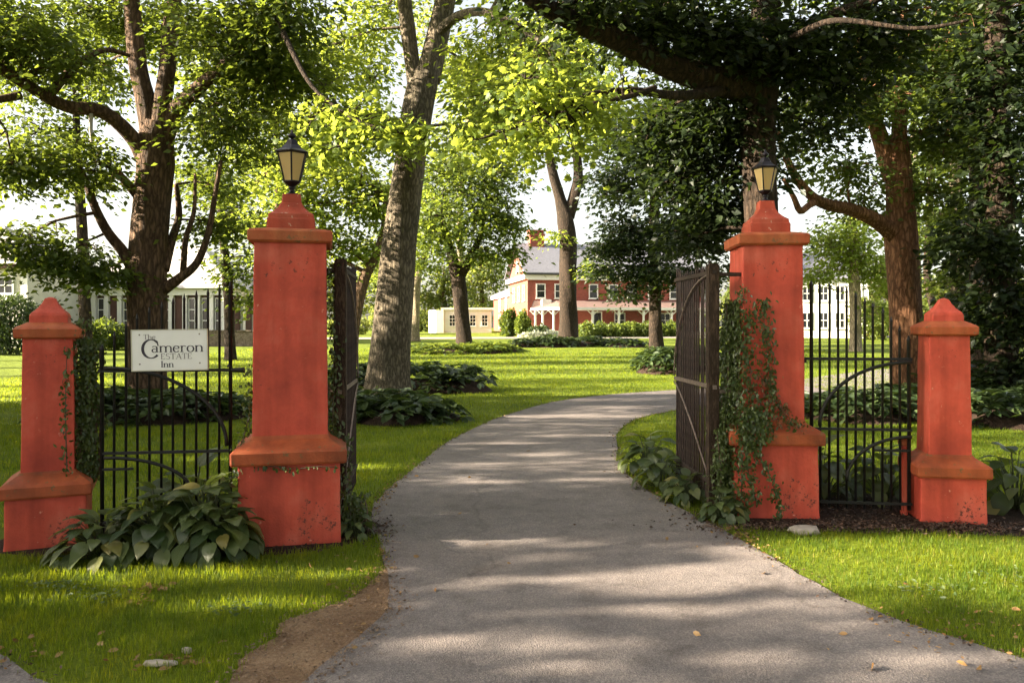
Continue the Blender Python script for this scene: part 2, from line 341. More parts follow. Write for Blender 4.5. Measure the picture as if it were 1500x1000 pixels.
M['slate'] = plain('slate_roof', (0.17, 0.17, 0.20), 0.5, 0, 0.2, 6)
M['pale_roof'] = plain('pale_metal_roof', (0.50, 0.46, 0.43), 0.5, 0, 0.08, 3)
M['red_roof'] = plain('red_metal_roof', (0.21, 0.14, 0.125), 0.5, 0, 0.08, 3)
M['pane'] = plain('window_pane', (0.015, 0.017, 0.02), 0.08, 0, 0.2, 2, spec=0.8)
M['dark_brown'] = plain('dark_brown_paint', (0.10, 0.05, 0.04), 0.8, 0, 0.2, 2)  # plain dark brown for the pavilion wall and cottage eaves board
M['stone_wall'] = ground_mat('rubble_stone', [(0.3, (0.06, 0.045, 0.035)), (0.5, (0.16, 0.125, 0.10)), (0.7, (0.30, 0.25, 0.20))], 3.5, 8, 1.0, 0.9, 0.08)
M['stone'] = plain('field_stone', (0.36, 0.31, 0.26), 0.8, 0, 0.25, 10, 0.6)
M['stem'] = plain('green_stem', (0.06, 0.075, 0.03), 0.6, 0, 0.2, 20)
M['vine'] = plain('ivy_vine', (0.11, 0.07, 0.045), 0.8, 0, 0.3, 40)
M['dead_wood'] = plain('bare_dead_wood', (0.42, 0.38, 0.32), 0.8, 0, 0.2, 20)
#@@STRUCTURE
# ------------------------------------------------------------------ ground, drive, road, dirt, mulch
def axis(parts):
    out = []
    for a, b_, s in parts: out += list(np.arange(a, b_, s))
    return np.array(out + [parts[-1][1]])
gx = axis([(-700, -60, 40), (-60, 60, 2), (60, 700, 40)]); gy = axis([(-60, -10, 10), (-10, 120, 1), (120, 900, 30)])
XX, YY = np.meshgrid(gx, gy); ZZ = ground_z(XX, YY)
nx, ny = len(gx), len(gy)
idx = np.arange(nx*ny).reshape(ny, nx)
Fg = np.stack([idx[:-1, :-1], idx[:-1, 1:], idx[1:, 1:], idx[1:, :-1]], -1).reshape(-1, 4)
mobj('lawn_ground', fast_mesh('lawn_ground', np.stack([XX, YY, ZZ], -1).reshape(-1, 3), Fg, M['lawn'], True), kind='structure')

LEFT = [(-9, 5.3), (-5, 4.75), (-3.1, 4.22), (-2.75, 4.0), (-2.45, 3.79), (-2.2, 3.6), (-1.85, 3.35), (-1.5, 3.2), (-1.15, 3.15), (-0.98, 3.42), (-0.86, 3.85), (-0.72, 4.33), (-0.74, 4.75), (-0.86, 5.3), (-0.95, 5.7),
        (-1.12, 6.3), (-1.24, 6.94), (-1.22, 7.8), (-1.12, 8.8), (-1.0, 10.1), (-0.84, 11.3), (-0.36, 13.5), (0.2, 15.2), (0.9, 16.9), (1.9, 18.3), (3.0, 19.3), (4.3, 20.2), (6, 21.2), (8, 22.4)]
RIGHT = [(8, 18.7), (6, 17.6), (4.4, 16.5), (3.2, 15.2), (2.5, 14.3), (2.0, 13.3), (1.62, 12), (1.42, 10.6), (1.30, 9.6), (1.26, 8.76), (1.29, 8.1), (1.38, 7.4), (1.52, 6.8), (1.66, 6.2),
         (1.78, 5.6), (1.86, 5.1), (1.95, 4.65), (2.08, 4.35), (2.3, 4.0), (2.6, 3.65), (3.1, 3.3), (4, 2.9), (6, 2.4), (9, 2.1)]
def resample(pts, step, jitter=0.0):
    p, _ = smooth_path([(x, y, 0) for x, y in pts], [0]*len(pts), step)
    return [(q.x + random.uniform(-jitter, jitter), q.y + random.uniform(-jitter, jitter)) for q in p]
Lr, Rr = resample(LEFT, 0.12, 0.012), resample(RIGHT, 0.12, 0.012)
drive_poly = Lr + Rr + [(9, -9), (-9, -9)]
def in_poly(x, y, poly):
    x = np.asarray(x); y = np.asarray(y); c = np.zeros(x.shape, bool); n = len(poly)
    for i in range(n):
        x0, y0 = poly[i]; x1, y1 = poly[(i+1) % n]
        if y0 == y1: continue
        c ^= ((y0 > y) != (y1 > y)) & (x < (x1-x0)*(y-y0)/(y1-y0)+x0)
    return c
def sheet(name, poly, z, mat):
    bm = bmesh.new(); vv = [bm.verts.new((x, y, z)) for x, y in poly]
    ee = [bm.edges.new((vv[i], vv[(i+1) % len(vv)])) for i in range(len(vv))]
    bmesh.ops.triangle_fill(bm, use_beauty=True, use_dissolve=False, edges=ee)
    for f in bm.faces:
        if f.normal.z < 0: f.normal_flip()
    me = bpy.data.meshes.new(name); bm.to_mesh(me); bm.free(); me.materials.append(mat); return me
mobj('driveway', sheet('driveway', drive_poly, 0.010, M['asphalt']), kind='structure')
cl, cw = smooth_path([(7.9, 20.55, 0), (10, 22.6, 0), (13, 26, 0), (17, 29.4, 0), (24, 32.5, 0), (40, 36, 0)], [1.9]*6, 0.8)
V = []; Fq = []
for i, q in enumerate(cl):
    t_ = (cl[min(i+1, len(cl)-1)] - cl[max(i-1, 0)]).normalized(); nrm = Vector((-t_.y, t_.x, 0))
    for k in range(5):
        w = q + nrm*(cw[i]*(k/2-1)); V.append((w.x, w.y, gz(w.x, w.y)+0.014))
for i in range(len(cl)-1):
    for k in range(4): Fq.append((i*5+k, (i+1)*5+k, (i+1)*5+k+1, i*5+k+1))
mobj('driveway', pymesh('driveway', V, Fq, M['asphalt'], True), kind='structure')
mobj('road', sheet('road', [(9, -9), (60, -9), (60, 1.0), (20, 1.6), (9, 2.1)], 0.010, M['asphalt']), kind='structure')
mobj('road', sheet('road', [(-9, -9), (-9, 5.3), (-20, 6.2), (-60, 7.5), (-60, -9)], 0.010, M['asphalt']), kind='structure')
# pale drive in front of the house
V = []; Fq = []
xs = np.linspace(-30, 60, 40)
for i, x in enumerate(xs):
    for k in range(4):
        y = 68.5 + x*0.12 + k*1.9; V.append((x, y, gz(x, y)+0.03))
for i in range(len(xs)-1):
    for k in range(3): Fq.append((i*4+k, (i+1)*4+k, (i+1)*4+k+1, i*4+k+1))
mobj('house_drive', pymesh('house_drive', V, Fq, M['gravel_pale'], True), kind='structure')
dirt_poly = resample([(-1.30, 3.10), (-1.27, 3.54), (-1.30, 3.8), (-1.22, 4.05), (-1.26, 4.25), (-1.10, 4.45), (-0.96, 4.62), (-0.90, 4.85), (-0.84, 5.2), (-0.70, 4.8), (-0.66, 4.3), (-0.80, 3.8), (-0.95, 3.3), (-1.30, 3.10)], 0.06, 0.012)[:-1]
mobj('bare_earth', sheet('bare_earth', dirt_poly, 0.0055, M['dirt']), kind='structure')
mulch_r = resample([(1.72, 6.35), (2.0, 6.18), (2.6, 6.12), (3.3, 6.1), (3.9, 6.02), (4.4, 6.1), (4.6, 6.6), (4.2, 7.3), (3.2, 7.6), (2.2, 7.5), (1.8, 7.2), (1.72, 6.35)], 0.1, 0.02)[:-1]
mobj('mulch_bed', sheet('mulch_bed', mulch_r, 0.006, M['mulch']), kind='structure')
mulch_l = resample([(-3.95, 5.62), (-3.4, 5.5), (-2.6, 5.45), (-2.0, 5.5), (-1.4, 5.62), (-1.08, 6.0), (-1.2, 6.5), (-1.7, 6.7), (-2.6, 6.5), (-3.6, 6.4), (-3.95, 5.62)], 0.1, 0.02)[:-1]
mobj('mulch_bed', sheet('mulch_bed', mulch_l, 0.006, M['mulch']), kind='structure')

# ------------------------------------------------------------------ pillars
def square_part(profile, amp=0.003, seed=0, rc=0.018):
    """square rings with softened corners; profile: (half width, z)"""
    r = random.Random(seed); V = []; Fc = []; n = None
    ph = [r.uniform(0, 6) for _ in range(6)]
    for hw, z in profile:
        c = min(rc*.45, hw*0.3); ring = []
        for q in range(4):
            a = q*math.pi/2
            loc = [(-hw+c+(2*hw-2*c)*i/6, -hw) for i in range(7)]
            loc.append((hw-c*0.29, -hw+c*0.29))
            for x, y in loc:
                ring.append((x*math.cos(a)-y*math.sin(a), x*math.sin(a)+y*math.cos(a)))
        for x, y in ring:
            d = .38*amp*(math.sin(7*x+5*z+ph[0])+math.sin(9*y-6*z+ph[1])+0.6*math.sin(21*x+17*z+ph[2])+0.6*math.sin(23*y+13*z+ph[3]))
            k = 1+d/max(hw, 0.05); V.append((x*k, y*k, z))
        n = len(ring)
    m = len(profile)
    for i in range(m-1):
        for k in range(n): Fc.append((i*n+k, i*n+(k+1) % n, (i+1)*n+(k+1) % n, (i+1)*n+k))
    Fc.append(tuple(reversed(range(n)))); Fc.append(tuple(range((m-1)*n, m*n)))
    return V, Fc
def prof(*segs):
    out = []
    for (h0, z0), (h1, z1), k in segs:
        for i in range(k+1): out.append((h0+(h1-h0)*i/k, z0+(z1-z0)*i/k))
    o2 = [out[0]]
    for p in out[1:]:
        if abs(p[0]-o2[-1][0])+abs(p[1]-o2[-1][1]) > 1e-6: o2.append(p)
    return o2
def auto_smooth(me, ang=35):
    try: me.set_sharp_from_angle(angle=R(ang))
    except Exception: pass
def pillar(label, loc, rz, big, s, seed, group):
    e = empty('gate_pillar', loc, rz, label, 'pillar', group); e.scale = (s[0], s[0], s[1])
    def part(name, pr, mat, amp=0.003, rc=0.018):
        V, Fc = square_part(pr, amp, seed, rc); me = pymesh(name, V, Fc, mat, True); auto_smooth(me, 18); return mobj(name, me, e)
    if big:
        part('base', prof(((.392, -.05), (.383, .06), 2), ((.383, .06), (.380, .600), 8)), M['stucco'], 0.004, .03)
        part('ledge', prof(((.425, .600), (.432, .615), 1), ((.432, .615), (.430, .690), 2), ((.430, .690), (.415, .706), 1), ((.415, .706), (.300, .770), 4), ((.3, .77), (.288, .800), 1)), M['ledge'], 0.004, .03)
        part('shaft', prof(((.285, .800), (.272, 2.235), 18)), M['stucco'], 0.0035, .02)
        part('cap', prof(((.300, 2.235), (.318, 2.250), 1), ((.318, 2.25), (.320, 2.318), 2), ((.320, 2.318), (.305, 2.332), 1), ((.305, 2.332), (.20, 2.352), 2)), M['ledge'], 0.004, .02)
        part('cap_moulding', prof(((.186, 2.352), (.184, 2.425), 2), ((.184, 2.425), (.176, 2.437), 1), ((.176, 2.437), (.172, 2.465), 2), ((.172, 2.465), (.135, 2.49), 2),
             ((.135, 2.49), (.100, 2.525), 3), ((.100, 2.525), (.076, 2.565), 2), ((.076, 2.565), (.068, 2.632), 2)), M['peel'], 0.003, .02)
    else:
        part('base', prof(((.300, -.05), (.293, .05), 2), ((.293, .05), (.288, .370), 6)), M['stucco'], 0.004, .028)
        part('ledge', prof(((.322, .370), (.330, .385), 1), ((.330, .385), (.328, .452), 2), ((.328, .452), (.312, .468), 1), ((.312, .468), (.212, .528), 4), ((.212, .528), (.200, .545), 1)), M['ledge'], 0.004, .028)
        part('shaft', prof(((.192, .545), (.180, 1.520), 12)), M['stucco'], 0.0035, .018)
        part('cap', prof(((.218, 1.520), (.236, 1.532), 1), ((.236, 1.532), (.240, 1.590), 2), ((.240, 1.590), (.222, 1.605), 1), ((.222, 1.605), (.148, 1.640), 3)), M['ledge'], 0.004, .02)
        part('cap_moulding', prof(((.140, 1.640), (.138, 1.690), 2), ((.138, 1.690), (.128, 1.71), 1), ((.128, 1.71), (.088, 1.745), 3), ((.088, 1.745), (.058, 1.785), 2), ((.058, 1.785), (.040, 1.820), 2), ((.04, 1.82), (.012, 1.832), 2)), M['stucco'], 0.002, .018)
    return e
PLB, PRB = Vector((-1.715, 6.12, 0)), Vector((2.235, 6.93, 0))
PLS, PRS = Vector((-3.49, 5.94, 0)), Vector((3.66, 6.66, 0))
TLB, TRB, TLS, TRS = R(13), R(-3), R(24), R(-11)
g_p = 'red stucco pillars of the gateway'
pillar('tall red stucco pillar with lantern left of the driveway', PLB, TLB, True, (0.955, 1.0), 1, g_p)
pillar('tall orange-red stucco pillar with lantern and climbing ivy right of the driveway', PRB, TRB, True, (0.92, 1.03), 2, g_p)
pillar('short red stucco pillar at the left picture edge beside the sign fence', PLS, TLS, False, (0.90, 1.0), 3, g_p)
pillar('short red stucco pillar at the far right of the right iron fence', PRS, TRS, False, (0.86, 1.01), 4, g_p)

# ------------------------------------------------------------------ lanterns on the tall pillars
def lantern(label, loc, rz, s=1.0):
    e = empty('lantern', loc, rz, label, 'lantern', 'lanterns on the gate pillars'); e.scale = (s, s, s)
    def ring(rad, z, n=6): return [(rad*math.cos(2*math.pi*(k+.5)/n), rad*math.sin(2*math.pi*(k+.5)/n), z) for k in range(n)]
    def lathe(name, pr, mat, n=6, smooth=False, parent=e):
        V = []; Fc = []
        for r_, z in pr: V += ring(r_, z, n)
        for i in range(len(pr)-1):
            for k in range(n): Fc.append((i*n+k, i*n+(k+1) % n, (i+1)*n+(k+1) % n, (i+1)*n+k))
        Fc.append(tuple(reversed(range(n)))); Fc.append(tuple(range((len(pr)-1)*n, len(pr)*n)))
        return mobj(name, pymesh(name, V, Fc, mat, smooth), parent)
    lathe('stem', [(.045, 0), (.045, .012), (.022, .02), (.018, .045), (.030, .055), (.022, .068)], M['lamp_metal'], 12, True)
    lathe('tray', [(.026, .068), (.05, .085), (.072, .100), (.072, .108)], M['lamp_metal'])
    lo, hi = ring(.066, .108), ring(.118, .315)
    for k in range(6):
        a, b_, c, d = lo[k], lo[(k+1) % 6], hi[(k+1) % 6], hi[k]
        sh = lambda p, q, f: tuple(p[i]+(q[i]-p[i])*f for i in range(3))
        V = [sh(a, b_, .07), sh(a, b_, .93), sh(d, c, .95), sh(d, c, .05)]
        V2 = [(x*.96, y*.96, z) for x, y, z in V]
        mobj('glass_pane', pymesh('glass_pane', V+V2, [(0,1,2,3),(7,6,5,4),(0,4,5,1),(1,5,6,2),(2,6,7,3),(3,7,4,0)], M['lamp_glass']), e)
        V, Fc = tube([lo[k], hi[k]], .007, 6); mobj('frame_bar', pymesh('frame_bar', V, Fc, M['lamp_metal']), e)
    rf = lathe('roof', [(.122, .315), (.140, .322), (.142, .330), (.100, .352), (.062, .385), (.042, .42), (.036, .43)], M['lamp_metal'])
    lathe('finial', [(.012, .43), (.012, .443), (.030, .452), (.034, .464), (.022, .478), (.008, .487), (.010, .50), (.002, .515)], M['lamp_metal'], 10, True, rf)
    return e
lantern('black six-sided lantern with cream glass on the left tall pillar', PLB+Vector((0, 0, 2.632)), TLB, 1.0)
lantern('black six-sided lantern with cream glass on the right ivy-covered pillar', PRB+Vector((0, 0, 2.632*1.03)), TRB+R(33), 0.90)

# ------------------------------------------------------------------ iron side fences with the sign
def bar_mesh(h, r=0.0105, n=6, spear=True):
    pts = [(0, 0, 0), (0, 0, h-.05)]; rr = [r, r]
    if spear: pts += [(0, 0, h-.045), (0, 0, h)]; rr += [r*1.25, r*.15]
    V, Fc = tube(pts, rr, n); return V, Fc
def side_fence(label, A, B, tops, rails, arcs, mirror, group):
    A = Vector(A); B = Vector(B); Ln = (B-A).length; rz = math.atan2(B.y-A.y, B.x-A.x)
    e = empty('iron_side_gate', A, rz, label, 'fence', group)
    n = len(tops)
    for i, zt in enumerate(tops):
        s = i/(n-1)*Ln; end = (i == 0 or i == n-1)
        V, Fc = bar_mesh(zt-.06, .0155 if end else .0105)
        lean = random.uniform(-.004, .004)
        mobj('post' if end else 'bar', pymesh('bar', V, Fc, M['iron'], True), e, loc=(s, random.uniform(-.002, .002), .06), rot=(0, lean, 0))
    for z, s0, s1, r in rails:
        MB().box(s0, s1, -.013, .013, z-r, z+r).build('rail', M['iron'], e, bevel=.003)
    for (cx, cz, ra, rb, r) in arcs:
        pts = []
        for i in range(19):
            a = math.pi/2*i/18
            sx_ = cx+ra*math.cos(a)*(-1 if mirror else 1); pts.append((sx_, -.026, cz+rb*math.sin(a)))
        V, Fc = tube(pts, r, 8); mobj('curved_brace', pymesh('curved_brace', V, Fc, M['iron'], True), e)
    return e, Ln
ltops = [1.48, 1.575, 1.65, 1.71, 1.76, 1.80, 1.83, 1.86, 1.885, 1.905, 1.925, 1.96]
fl, Ln = side_fence('black iron fence with rising bars carrying the white sign', (-3.07, 5.88, 0), (-2.16, 6.02, 0), ltops,
    [(1.277, -.03, .985, .012), (.66, 0, .92, .011), (.54, 0, .22, .009), (.14, 0, .92, .011)], [(0.02, .70, .88, .60, .014), (.02, .36, .62, .27, .013)], False, 'iron side fences of the gateway')
MB().tube([(.915, -.0, 1.30), (.915, 0, 1.335)], [.022, .006], 8).build('latch_knob', M['iron'], fl)
MB().tube([(.93, -.02, 1.277), (1.03, -.02, 1.277)], [.016, .022], 8).build('latch', M['iron'], fl)
rtops = [2.01, 2.0, 1.985, 1.975, 1.95, 1.91, 1.86, 1.82, 1.78, 1.70, 1.62, 1.54]
fr, Lr_ = side_fence('black iron fence with falling bars right of the ivy pillar', (2.58, 6.76, 0), (3.36, 6.64, 0), rtops,
    [(1.335, -.06, .812, .012), (.735, 0, .812, .011), (.56, .5, .80, .010), (.11, 0, .812, .012)], [(.80, .76, .74, .55, .015), (.80, .30, .52, .38, .014)], True, 'iron side fences of the gateway')
MB().tube([(-.06, 0, 1.345), (-.06, 0, 1.30)], [.018, .018], 8).build('hinge', M['iron'], fr)
MB().box(.742, .79, .03, .10, .0, .60).build('mounting_block', M['stucco'], fr, bevel=.01)
MB().box(.728, .80, .02, .11, .60, .66).build('mounting_cap', M['ledge'], fr, bevel=.008)

# the sign: white board with serif lettering drawn as strokes
SP = P(249, 512.5, 5.80); SW, SH = .525, .293
sg = empty('entrance_sign', SP, math.atan2(.14, .91), 'white rectangular inn sign with grey lettering on the left iron fence', 'sign')
sg.rotation_euler = (0, R(-0.9), math.atan2(.14, .91))
MB().box(-SW/2, SW/2, -.006, .006, -SH/2, SH/2).build('board', M['sign_white'], sg, bevel=.0025)
fb = MB(); w_ = .006
fb.box(-SW/2-w_, SW/2+w_, -.009, .009, SH/2+.0005, SH/2+w_); fb.box(-SW/2-w_, SW/2+w_, -.009, .009, -SH/2-w_, -SH/2-.0005)
fb.box(-SW/2-w_, -SW/2-.0005, -.009, .009, -SH/2, SH/2); fb.box(SW/2+.0005, SW/2+w_, -.009, .009, -SH/2, SH/2)
fb.build('edge_trim', M['sign_edge'], sg)
def arc_pts(cx, cy, rx, ry, a0, a1, n=18):
    return [(cx+rx*math.cos(R(a0+(a1-a0)*i/n)), cy+ry*math.sin(R(a0+(a1-a0)*i/n))) for i in range(n+1)]
# glyph strokes in units of letter height; (points, thick, thin)
def ser(x, y, w=.26): return ([(x-w/2, y), (x+w/2, y)], .055)
def G_n(x): return [([(x+.12, 0), (x+.12, .62)], .15), ([(x, .60), (x+.13, .62)], .06), (arc_pts(x+.36, .40, .24, .22, 160, 0)+[(x+.60, 0)], .14), ser(x+.12, .02, .28), ser(x+.60, .02, .26)]
GL = {
 'T': (.72, [([(.36, 0), (.36, 1)], .15), ([(.02, .97), (.70, .97)], .06), ([(.04, .98), (.03, .78)], .05), ([(.68, .98), (.69, .78)], .05), ser(.36, .03, .30)]),
 'h': (.74, [([(.12, 0), (.12, 1.0)], .14), ([(0, .99), (.13, 1.0)], .05), (arc_pts(.36, .40, .24, .22, 160, 0)+[(.60, 0)], .13), ser(.12, .02, .28), ser(.60, .02, .26)]),
 'e': (.60, [(arc_pts(.30, .31, .25, .31, 20, 320, 24), .14), ([(.08, .36), (.54, .36)], .055)]),
 'C': (1.0, [(arc_pts(.50, .50, .46, .50, 42, 318, 36), .15), ([(.84, .84), (.88, .66)], .06)]),
 'a': (.62, [(arc_pts(.26, .46, .20, .16, 150, 0)+[(.46, .1), (.58, .02)], .14), (arc_pts(.26, .18, .20, .18, 60, 330, 20), .12)]),
 'm': (1.12, [([(.12, 0), (.12, .62)], .14), ([(0, .60), (.13, .62)], .05), (arc_pts(.34, .40, .22, .22, 160, 0)+[(.56, 0)], .13), (arc_pts(.78, .40, .22, .22, 160, 0)+[(1.0, 0)], .13), ser(.12, .02, .24), ser(.56, .02, .22), ser(1.0, .02, .24)]),
 'r': (.50, [([(.12, 0), (.12, .62)], .14), ([(0, .60), (.13, .62)], .05), (arc_pts(.32, .40, .18, .22, 160, 40), .12), ser(.12, .02, .30)]),
 'o': (.66, [(arc_pts(.32, .31, .27, .31, 0, 360, 28), .14)]),
 'n': (.74, G_n(0)),
 'E': (.66, [([(.12, 0), (.12, 1)], .15), ([(.02, .97), (.58, .97)], .06), ([(.02, .03), (.60, .03)], .06), ([(.12, .52), (.46, .52)], .06), ([(.57, .98), (.57, .80)], .05), ([(.60, .02), (.61, .22)], .05)]),
 'S': (.60, [(arc_pts(.30, .74, .22, .24, 30, 230, 16)+arc_pts(.30, .25, .24, .25, 70, -150, 18), .13)]),
 'A': (.80, [([(.06, 0), (.40, 1)], .06), ([(.40, 1), (.72, 0)], .16), ([(.17, .36), (.60, .36)], .055), ser(.06, .02, .22), ser(.72, .02, .26)]),
 'I': (.36, [([(.18, 0), (.18, 1)], .16), ser(.18, .97, .34), ser(.18, .03, .34)]),
}
def stroke(mb, pts, w, x0, z0, h, y=-.0075):
    thin = .05
    n = len(pts); Lp = []; Rp = []
    for i in range(n):
        dx = pts[min(i+1, n-1)][0]-pts[max(i-1, 0)][0]; dz = pts[min(i+1, n-1)][1]-pts[max(i-1, 0)][1]
        l = math.hypot(dx, dz) or 1; dx /= l; dz /= l
        ww = (thin+(w-thin)*abs(dz)**1.3)/2 if w > .07 else w/2
        Lp.append((x0+(pts[i][0]-dz*ww)*h, y, z0+(pts[i][1]+dx*ww)*h)); Rp.append((x0+(pts[i][0]+dz*ww)*h, y, z0+(pts[i][1]-dx*ww)*h))
    V = Lp+Rp+[(a, y+.0035, c) for a, _, c in Lp+Rp]; k = 2*n
    mb.add(V, [(i, n+i, n+i+1, i+1) for i in range(n-1)]+[(i, i+1, k+i+1, k+i) for i in range(n-1)]+[(n+i+1, n+i, k+n+i, k+n+i+1) for i in range(n-1)])
def word(txt, x, z, h, mat, gap=.06, sx=1.0, name='lettering'):
    lift = 0
    for ch in txt:
        adv, strokes = GL[ch]; mb = MB()
        for q, (pts, w) in enumerate(strokes): stroke(mb, [(a*sx, c) for a, c in pts], w, x, z, h, -.0078-.0002*q)
        mb.build('letter', mat, sg); x += (adv*sx+gap)*h
    return x
def sxz(px, py): return ((px-249)/103*SW, (512.5-py)/57*SH)
for bx_ in (-.21, .21):
    for bz_ in (-.10, .115): MB().tube([(bx_, -.0065, bz_), (bx_, -.011, bz_)], [.006, .0045], 8).build('screw', M['pale_iron'], sg)
x, z = sxz(213.5, 497); word('The', x, z, .038, M['sign_faded'])
x, z = sxz(211, 523.5); word('C', x, z, .135, M['sign_ink'], 0, .95)
x, z = sxz(224, 515.5); word('ameron', x, z, .073, M['sign_ink'], .05, 1.12)
x, z = sxz(236.5, 525.5); word('ESTATE', x, z, .042, M['sign_faded'], .09, 1.15)
x, z = sxz(236.5, 537); word('Inn', x, z, .046, M['sign_ink'], .06)

# ------------------------------------------------------------------ open drive gates
def gate_leaf(label, hinge, far, n=17, post_w=.055, seed=1, side=1):
    r = random.Random(seed)
    A = Vector(hinge); B = Vector(far); Ln = (B-A).length
    e = empty('drive_gate', A, math.atan2(B.y-A.y, B.x-A.x), label, 'gate', 'open drive gate leaves')
    V, Fc = bar_mesh(2.09, .0105, 4)
    bm_ = pymesh('bar', V, Fc, M['rust_iron'])
    for i in range(1, n+1):
        s = .04+(Ln-.06)*i/n
        o = mobj('bar', bm_, e, loc=(s, 0, .10), rot=(0, r.uniform(-.004, .004), r.uniform(0, .4)))
        o.scale = (1, 1, 1+r.uniform(-.008, .012)-.02*math.sin(math.pi*i/n))
    MB().box(-post_w, post_w, -.045, .045, .05, 2.15).build('hinge_post', M['old_wood'], e, bevel=.008)
    for z in (2.08, 1.09, .26):
        MB().box(-.062, Ln+.03, -.018, .018, z-.018, z+.018).build('rail', M['pale_iron'] if z == 1.09 else M['rust_iron'], e, bevel=.003)
    for s in (-1, 1):
        a1 = [(Ln*(1-math.cos(math.pi/2*i/16))*0+Ln*math.sin(math.pi/2*i/16)*1.0, s*.024, 1.12+.94*math.cos(math.pi/2*i/16)) for i in range(17)]
        V, Fc = tube(a1, .008, 6); mobj('curved_brace', pymesh('curved_brace', V, Fc, M['pale_iron'], True), e)
        a2 = [(Ln-Ln*.95*i/10, s*.024, 1.06-.75*(i/10)**1.25) for i in range(11)]
        V, Fc = tube(a2, .008, 6); mobj('curved_brace', pymesh('curved_brace', V, Fc, M['pale_iron'], True), e)
    for z in (2.06, 1.05):
        MB().box(-.035, .0, *sorted((side*.0455, side*.27)), z-.016, z+.016).build('hinge_arm', M['rust_iron' if z > 1.5 else 'pale_iron'], e, bevel=.003)
    return e
gate_leaf('open brown iron gate leaf beside the ivy-covered right pillar', (1.735, 6.78, 0), (1.672, 7.98, 0), 15, .045, 1, -1)
gate_leaf('open brown iron gate leaf seen edge-on behind the left tall pillar', (-1.375, 6.30, 0), (-1.52, 7.62, 0), 17, .06, 2, 1)
#@@BUILDINGS
# ------------------------------------------------------------------ buildings
def window_on(parent, axis_, a, d, z0, z1, w, mats=('white_paint', 'pane'), bars=(1, 1), out=-1, trim=.11, name='window'):
    """window on a wall of a building's own frame: axis_ 'x' wall runs along x at y=d (outside towards out), 'y' wall runs along y at x=d"""
    def bx(mb, s0, s1, t0, t1, za, zb):
        t0, t1 = sorted((d+out*t0, d+out*t1))
        if axis_ == 'x': mb.box(s0, s1, t0, t1, za, zb)
        else: mb.box(t0, t1, s0, s1, za, zb)
    h = w/2
    mb = MB(); bx(mb, a-h-trim, a-h, .004, .09, z0-trim, z1+trim); bx(mb, a+h, a+h+trim, .004, .09, z0-trim, z1+trim)
    bx(mb, a-h, a+h, .004, .09, z1, z1+trim); bx(mb, a-h, a+h, .004, .09, z0-trim, z0)
    f = mb.build(name, M[mats[0]], parent)
    mb = MB(); bx(mb, a-h-trim-.04, a+h+trim+.04, .004, .15, z0-trim-.06, z0-trim-.002); mb.build('sill', M[mats[0]], f)
    mb = MB(); bx(mb, a-h, a+h, .004, .03, z0, z1); mb.build('pane', M[mats[1]], f)
    for i in range(bars[0]):
        mb = MB(); x = a-h+w*(i+1)/(bars[0]+1); bx(mb, x-.025, x+.025, .032, .06, z0, z1); mb.build('glazing_bar', M[mats[0]], f)
    for i in range(bars[1]):
        mb = MB(); z = z0+(z1-z0)*(i+1)/(bars[1]+1); bx(mb, a-h, a+h, .031, .062, z-.03, z+.03); mb.build('glazing_bar', M[mats[0]], f)
    return f

# red brick house with porch
hz = gz(2, 80)-.05
H = empty('brick_house', (1.6, 80, hz), math.atan2(.19, .98), 'red brick house with grey roof, chimney and white-posted porch beyond the lawn', 'house')
MB().box(0, 19, 0, 10, 0, 6.3).build('wall', M['brick'], H)
V = [(0, 0, 6.3), (0, 10, 6.3), (0, 5, 9.45), (.25, 0, 6.3), (.25, 10, 6.3), (.25, 5, 9.45)]
mobj('gable', pymesh('gable', V, [(0, 2, 1), (3, 4, 5), (0, 3, 5, 2), (1, 2, 5, 4)], M['brick']), H)
rf = MB(); t_ = .16
for s_ in (0, 1):
    y0, y1 = (-.6, 5) if s_ == 0 else (10.6, 5)
    rf.add([(-.5, y0, 6.30), (19.5, y0, 6.30), (19.5, y1, 9.83), (-.5, y1, 9.83), (-.5, y0, 6.30+t_), (19.5, y0, 6.30+t_), (19.5, y1, 9.83+t_), (-.5, y1, 9.83+t_)],
           [(0, 1, 2, 3), (4, 7, 6, 5), (0, 4, 5, 1), (0, 3, 7, 4), (1, 5, 6, 2)])
roof = rf.build('roof', M['slate'], H)
ch = MB(); ch.box(1.2, 2.75, 4.3, 5.7, 9.0, 10.75); ch.box(1.1, 2.85, 4.2, 5.8, 10.752, 10.95)
for i in range(4): ch.box(1.15+i*.44, 1.40+i*.44, 4.35, 5.65, 10.952, 11.25)
ch.box(1.1, 2.85, 4.2, 5.8, 11.252, 11.38); ch.build('chimney', M['brick'], roof)
MB().box(-.02, 19.2, -.35, -.012, 5.72, 6.28).build('cornice', M['white_paint'], H)
MB().box(-.40, -.012, -.35, 10.3, 5.80, 6.28).build('cornice', M['white_paint'], H)
MB().box(-.5, 19.3, -.62, -.50, 6.22, 6.34).build('gutter', M['iron'], H)
for u in (1.36, 3.3, 6.95, 9.1, 11.1, 13.4, 15.8): window_on(H, 'x', u, 0, 3.95, 5.25, .78, bars=(0, 1))
for v in (1.7, 4.3, 6.9): window_on(H, 'y', v, 0, 3.75, 5.15, .9, bars=(1, 1))
window_on(H, 'y', 5.0, 0, 6.9, 7.9, .8, bars=(1, 1)); window_on(H, 'y', 3.0, 0, .9, 2.6, .95); window_on(H, 'y', 7.0, 0, .9, 2.6, .95)
MB().box(1.35, 2.35, -.62, -.02, 3.02, 3.72).build('window_air_conditioner', M['white_paint'], H, bevel=.03)
MB().box(.9, 12, 10.01, 26, 0, 5.1).build('rear_wing', M['brick'], H)
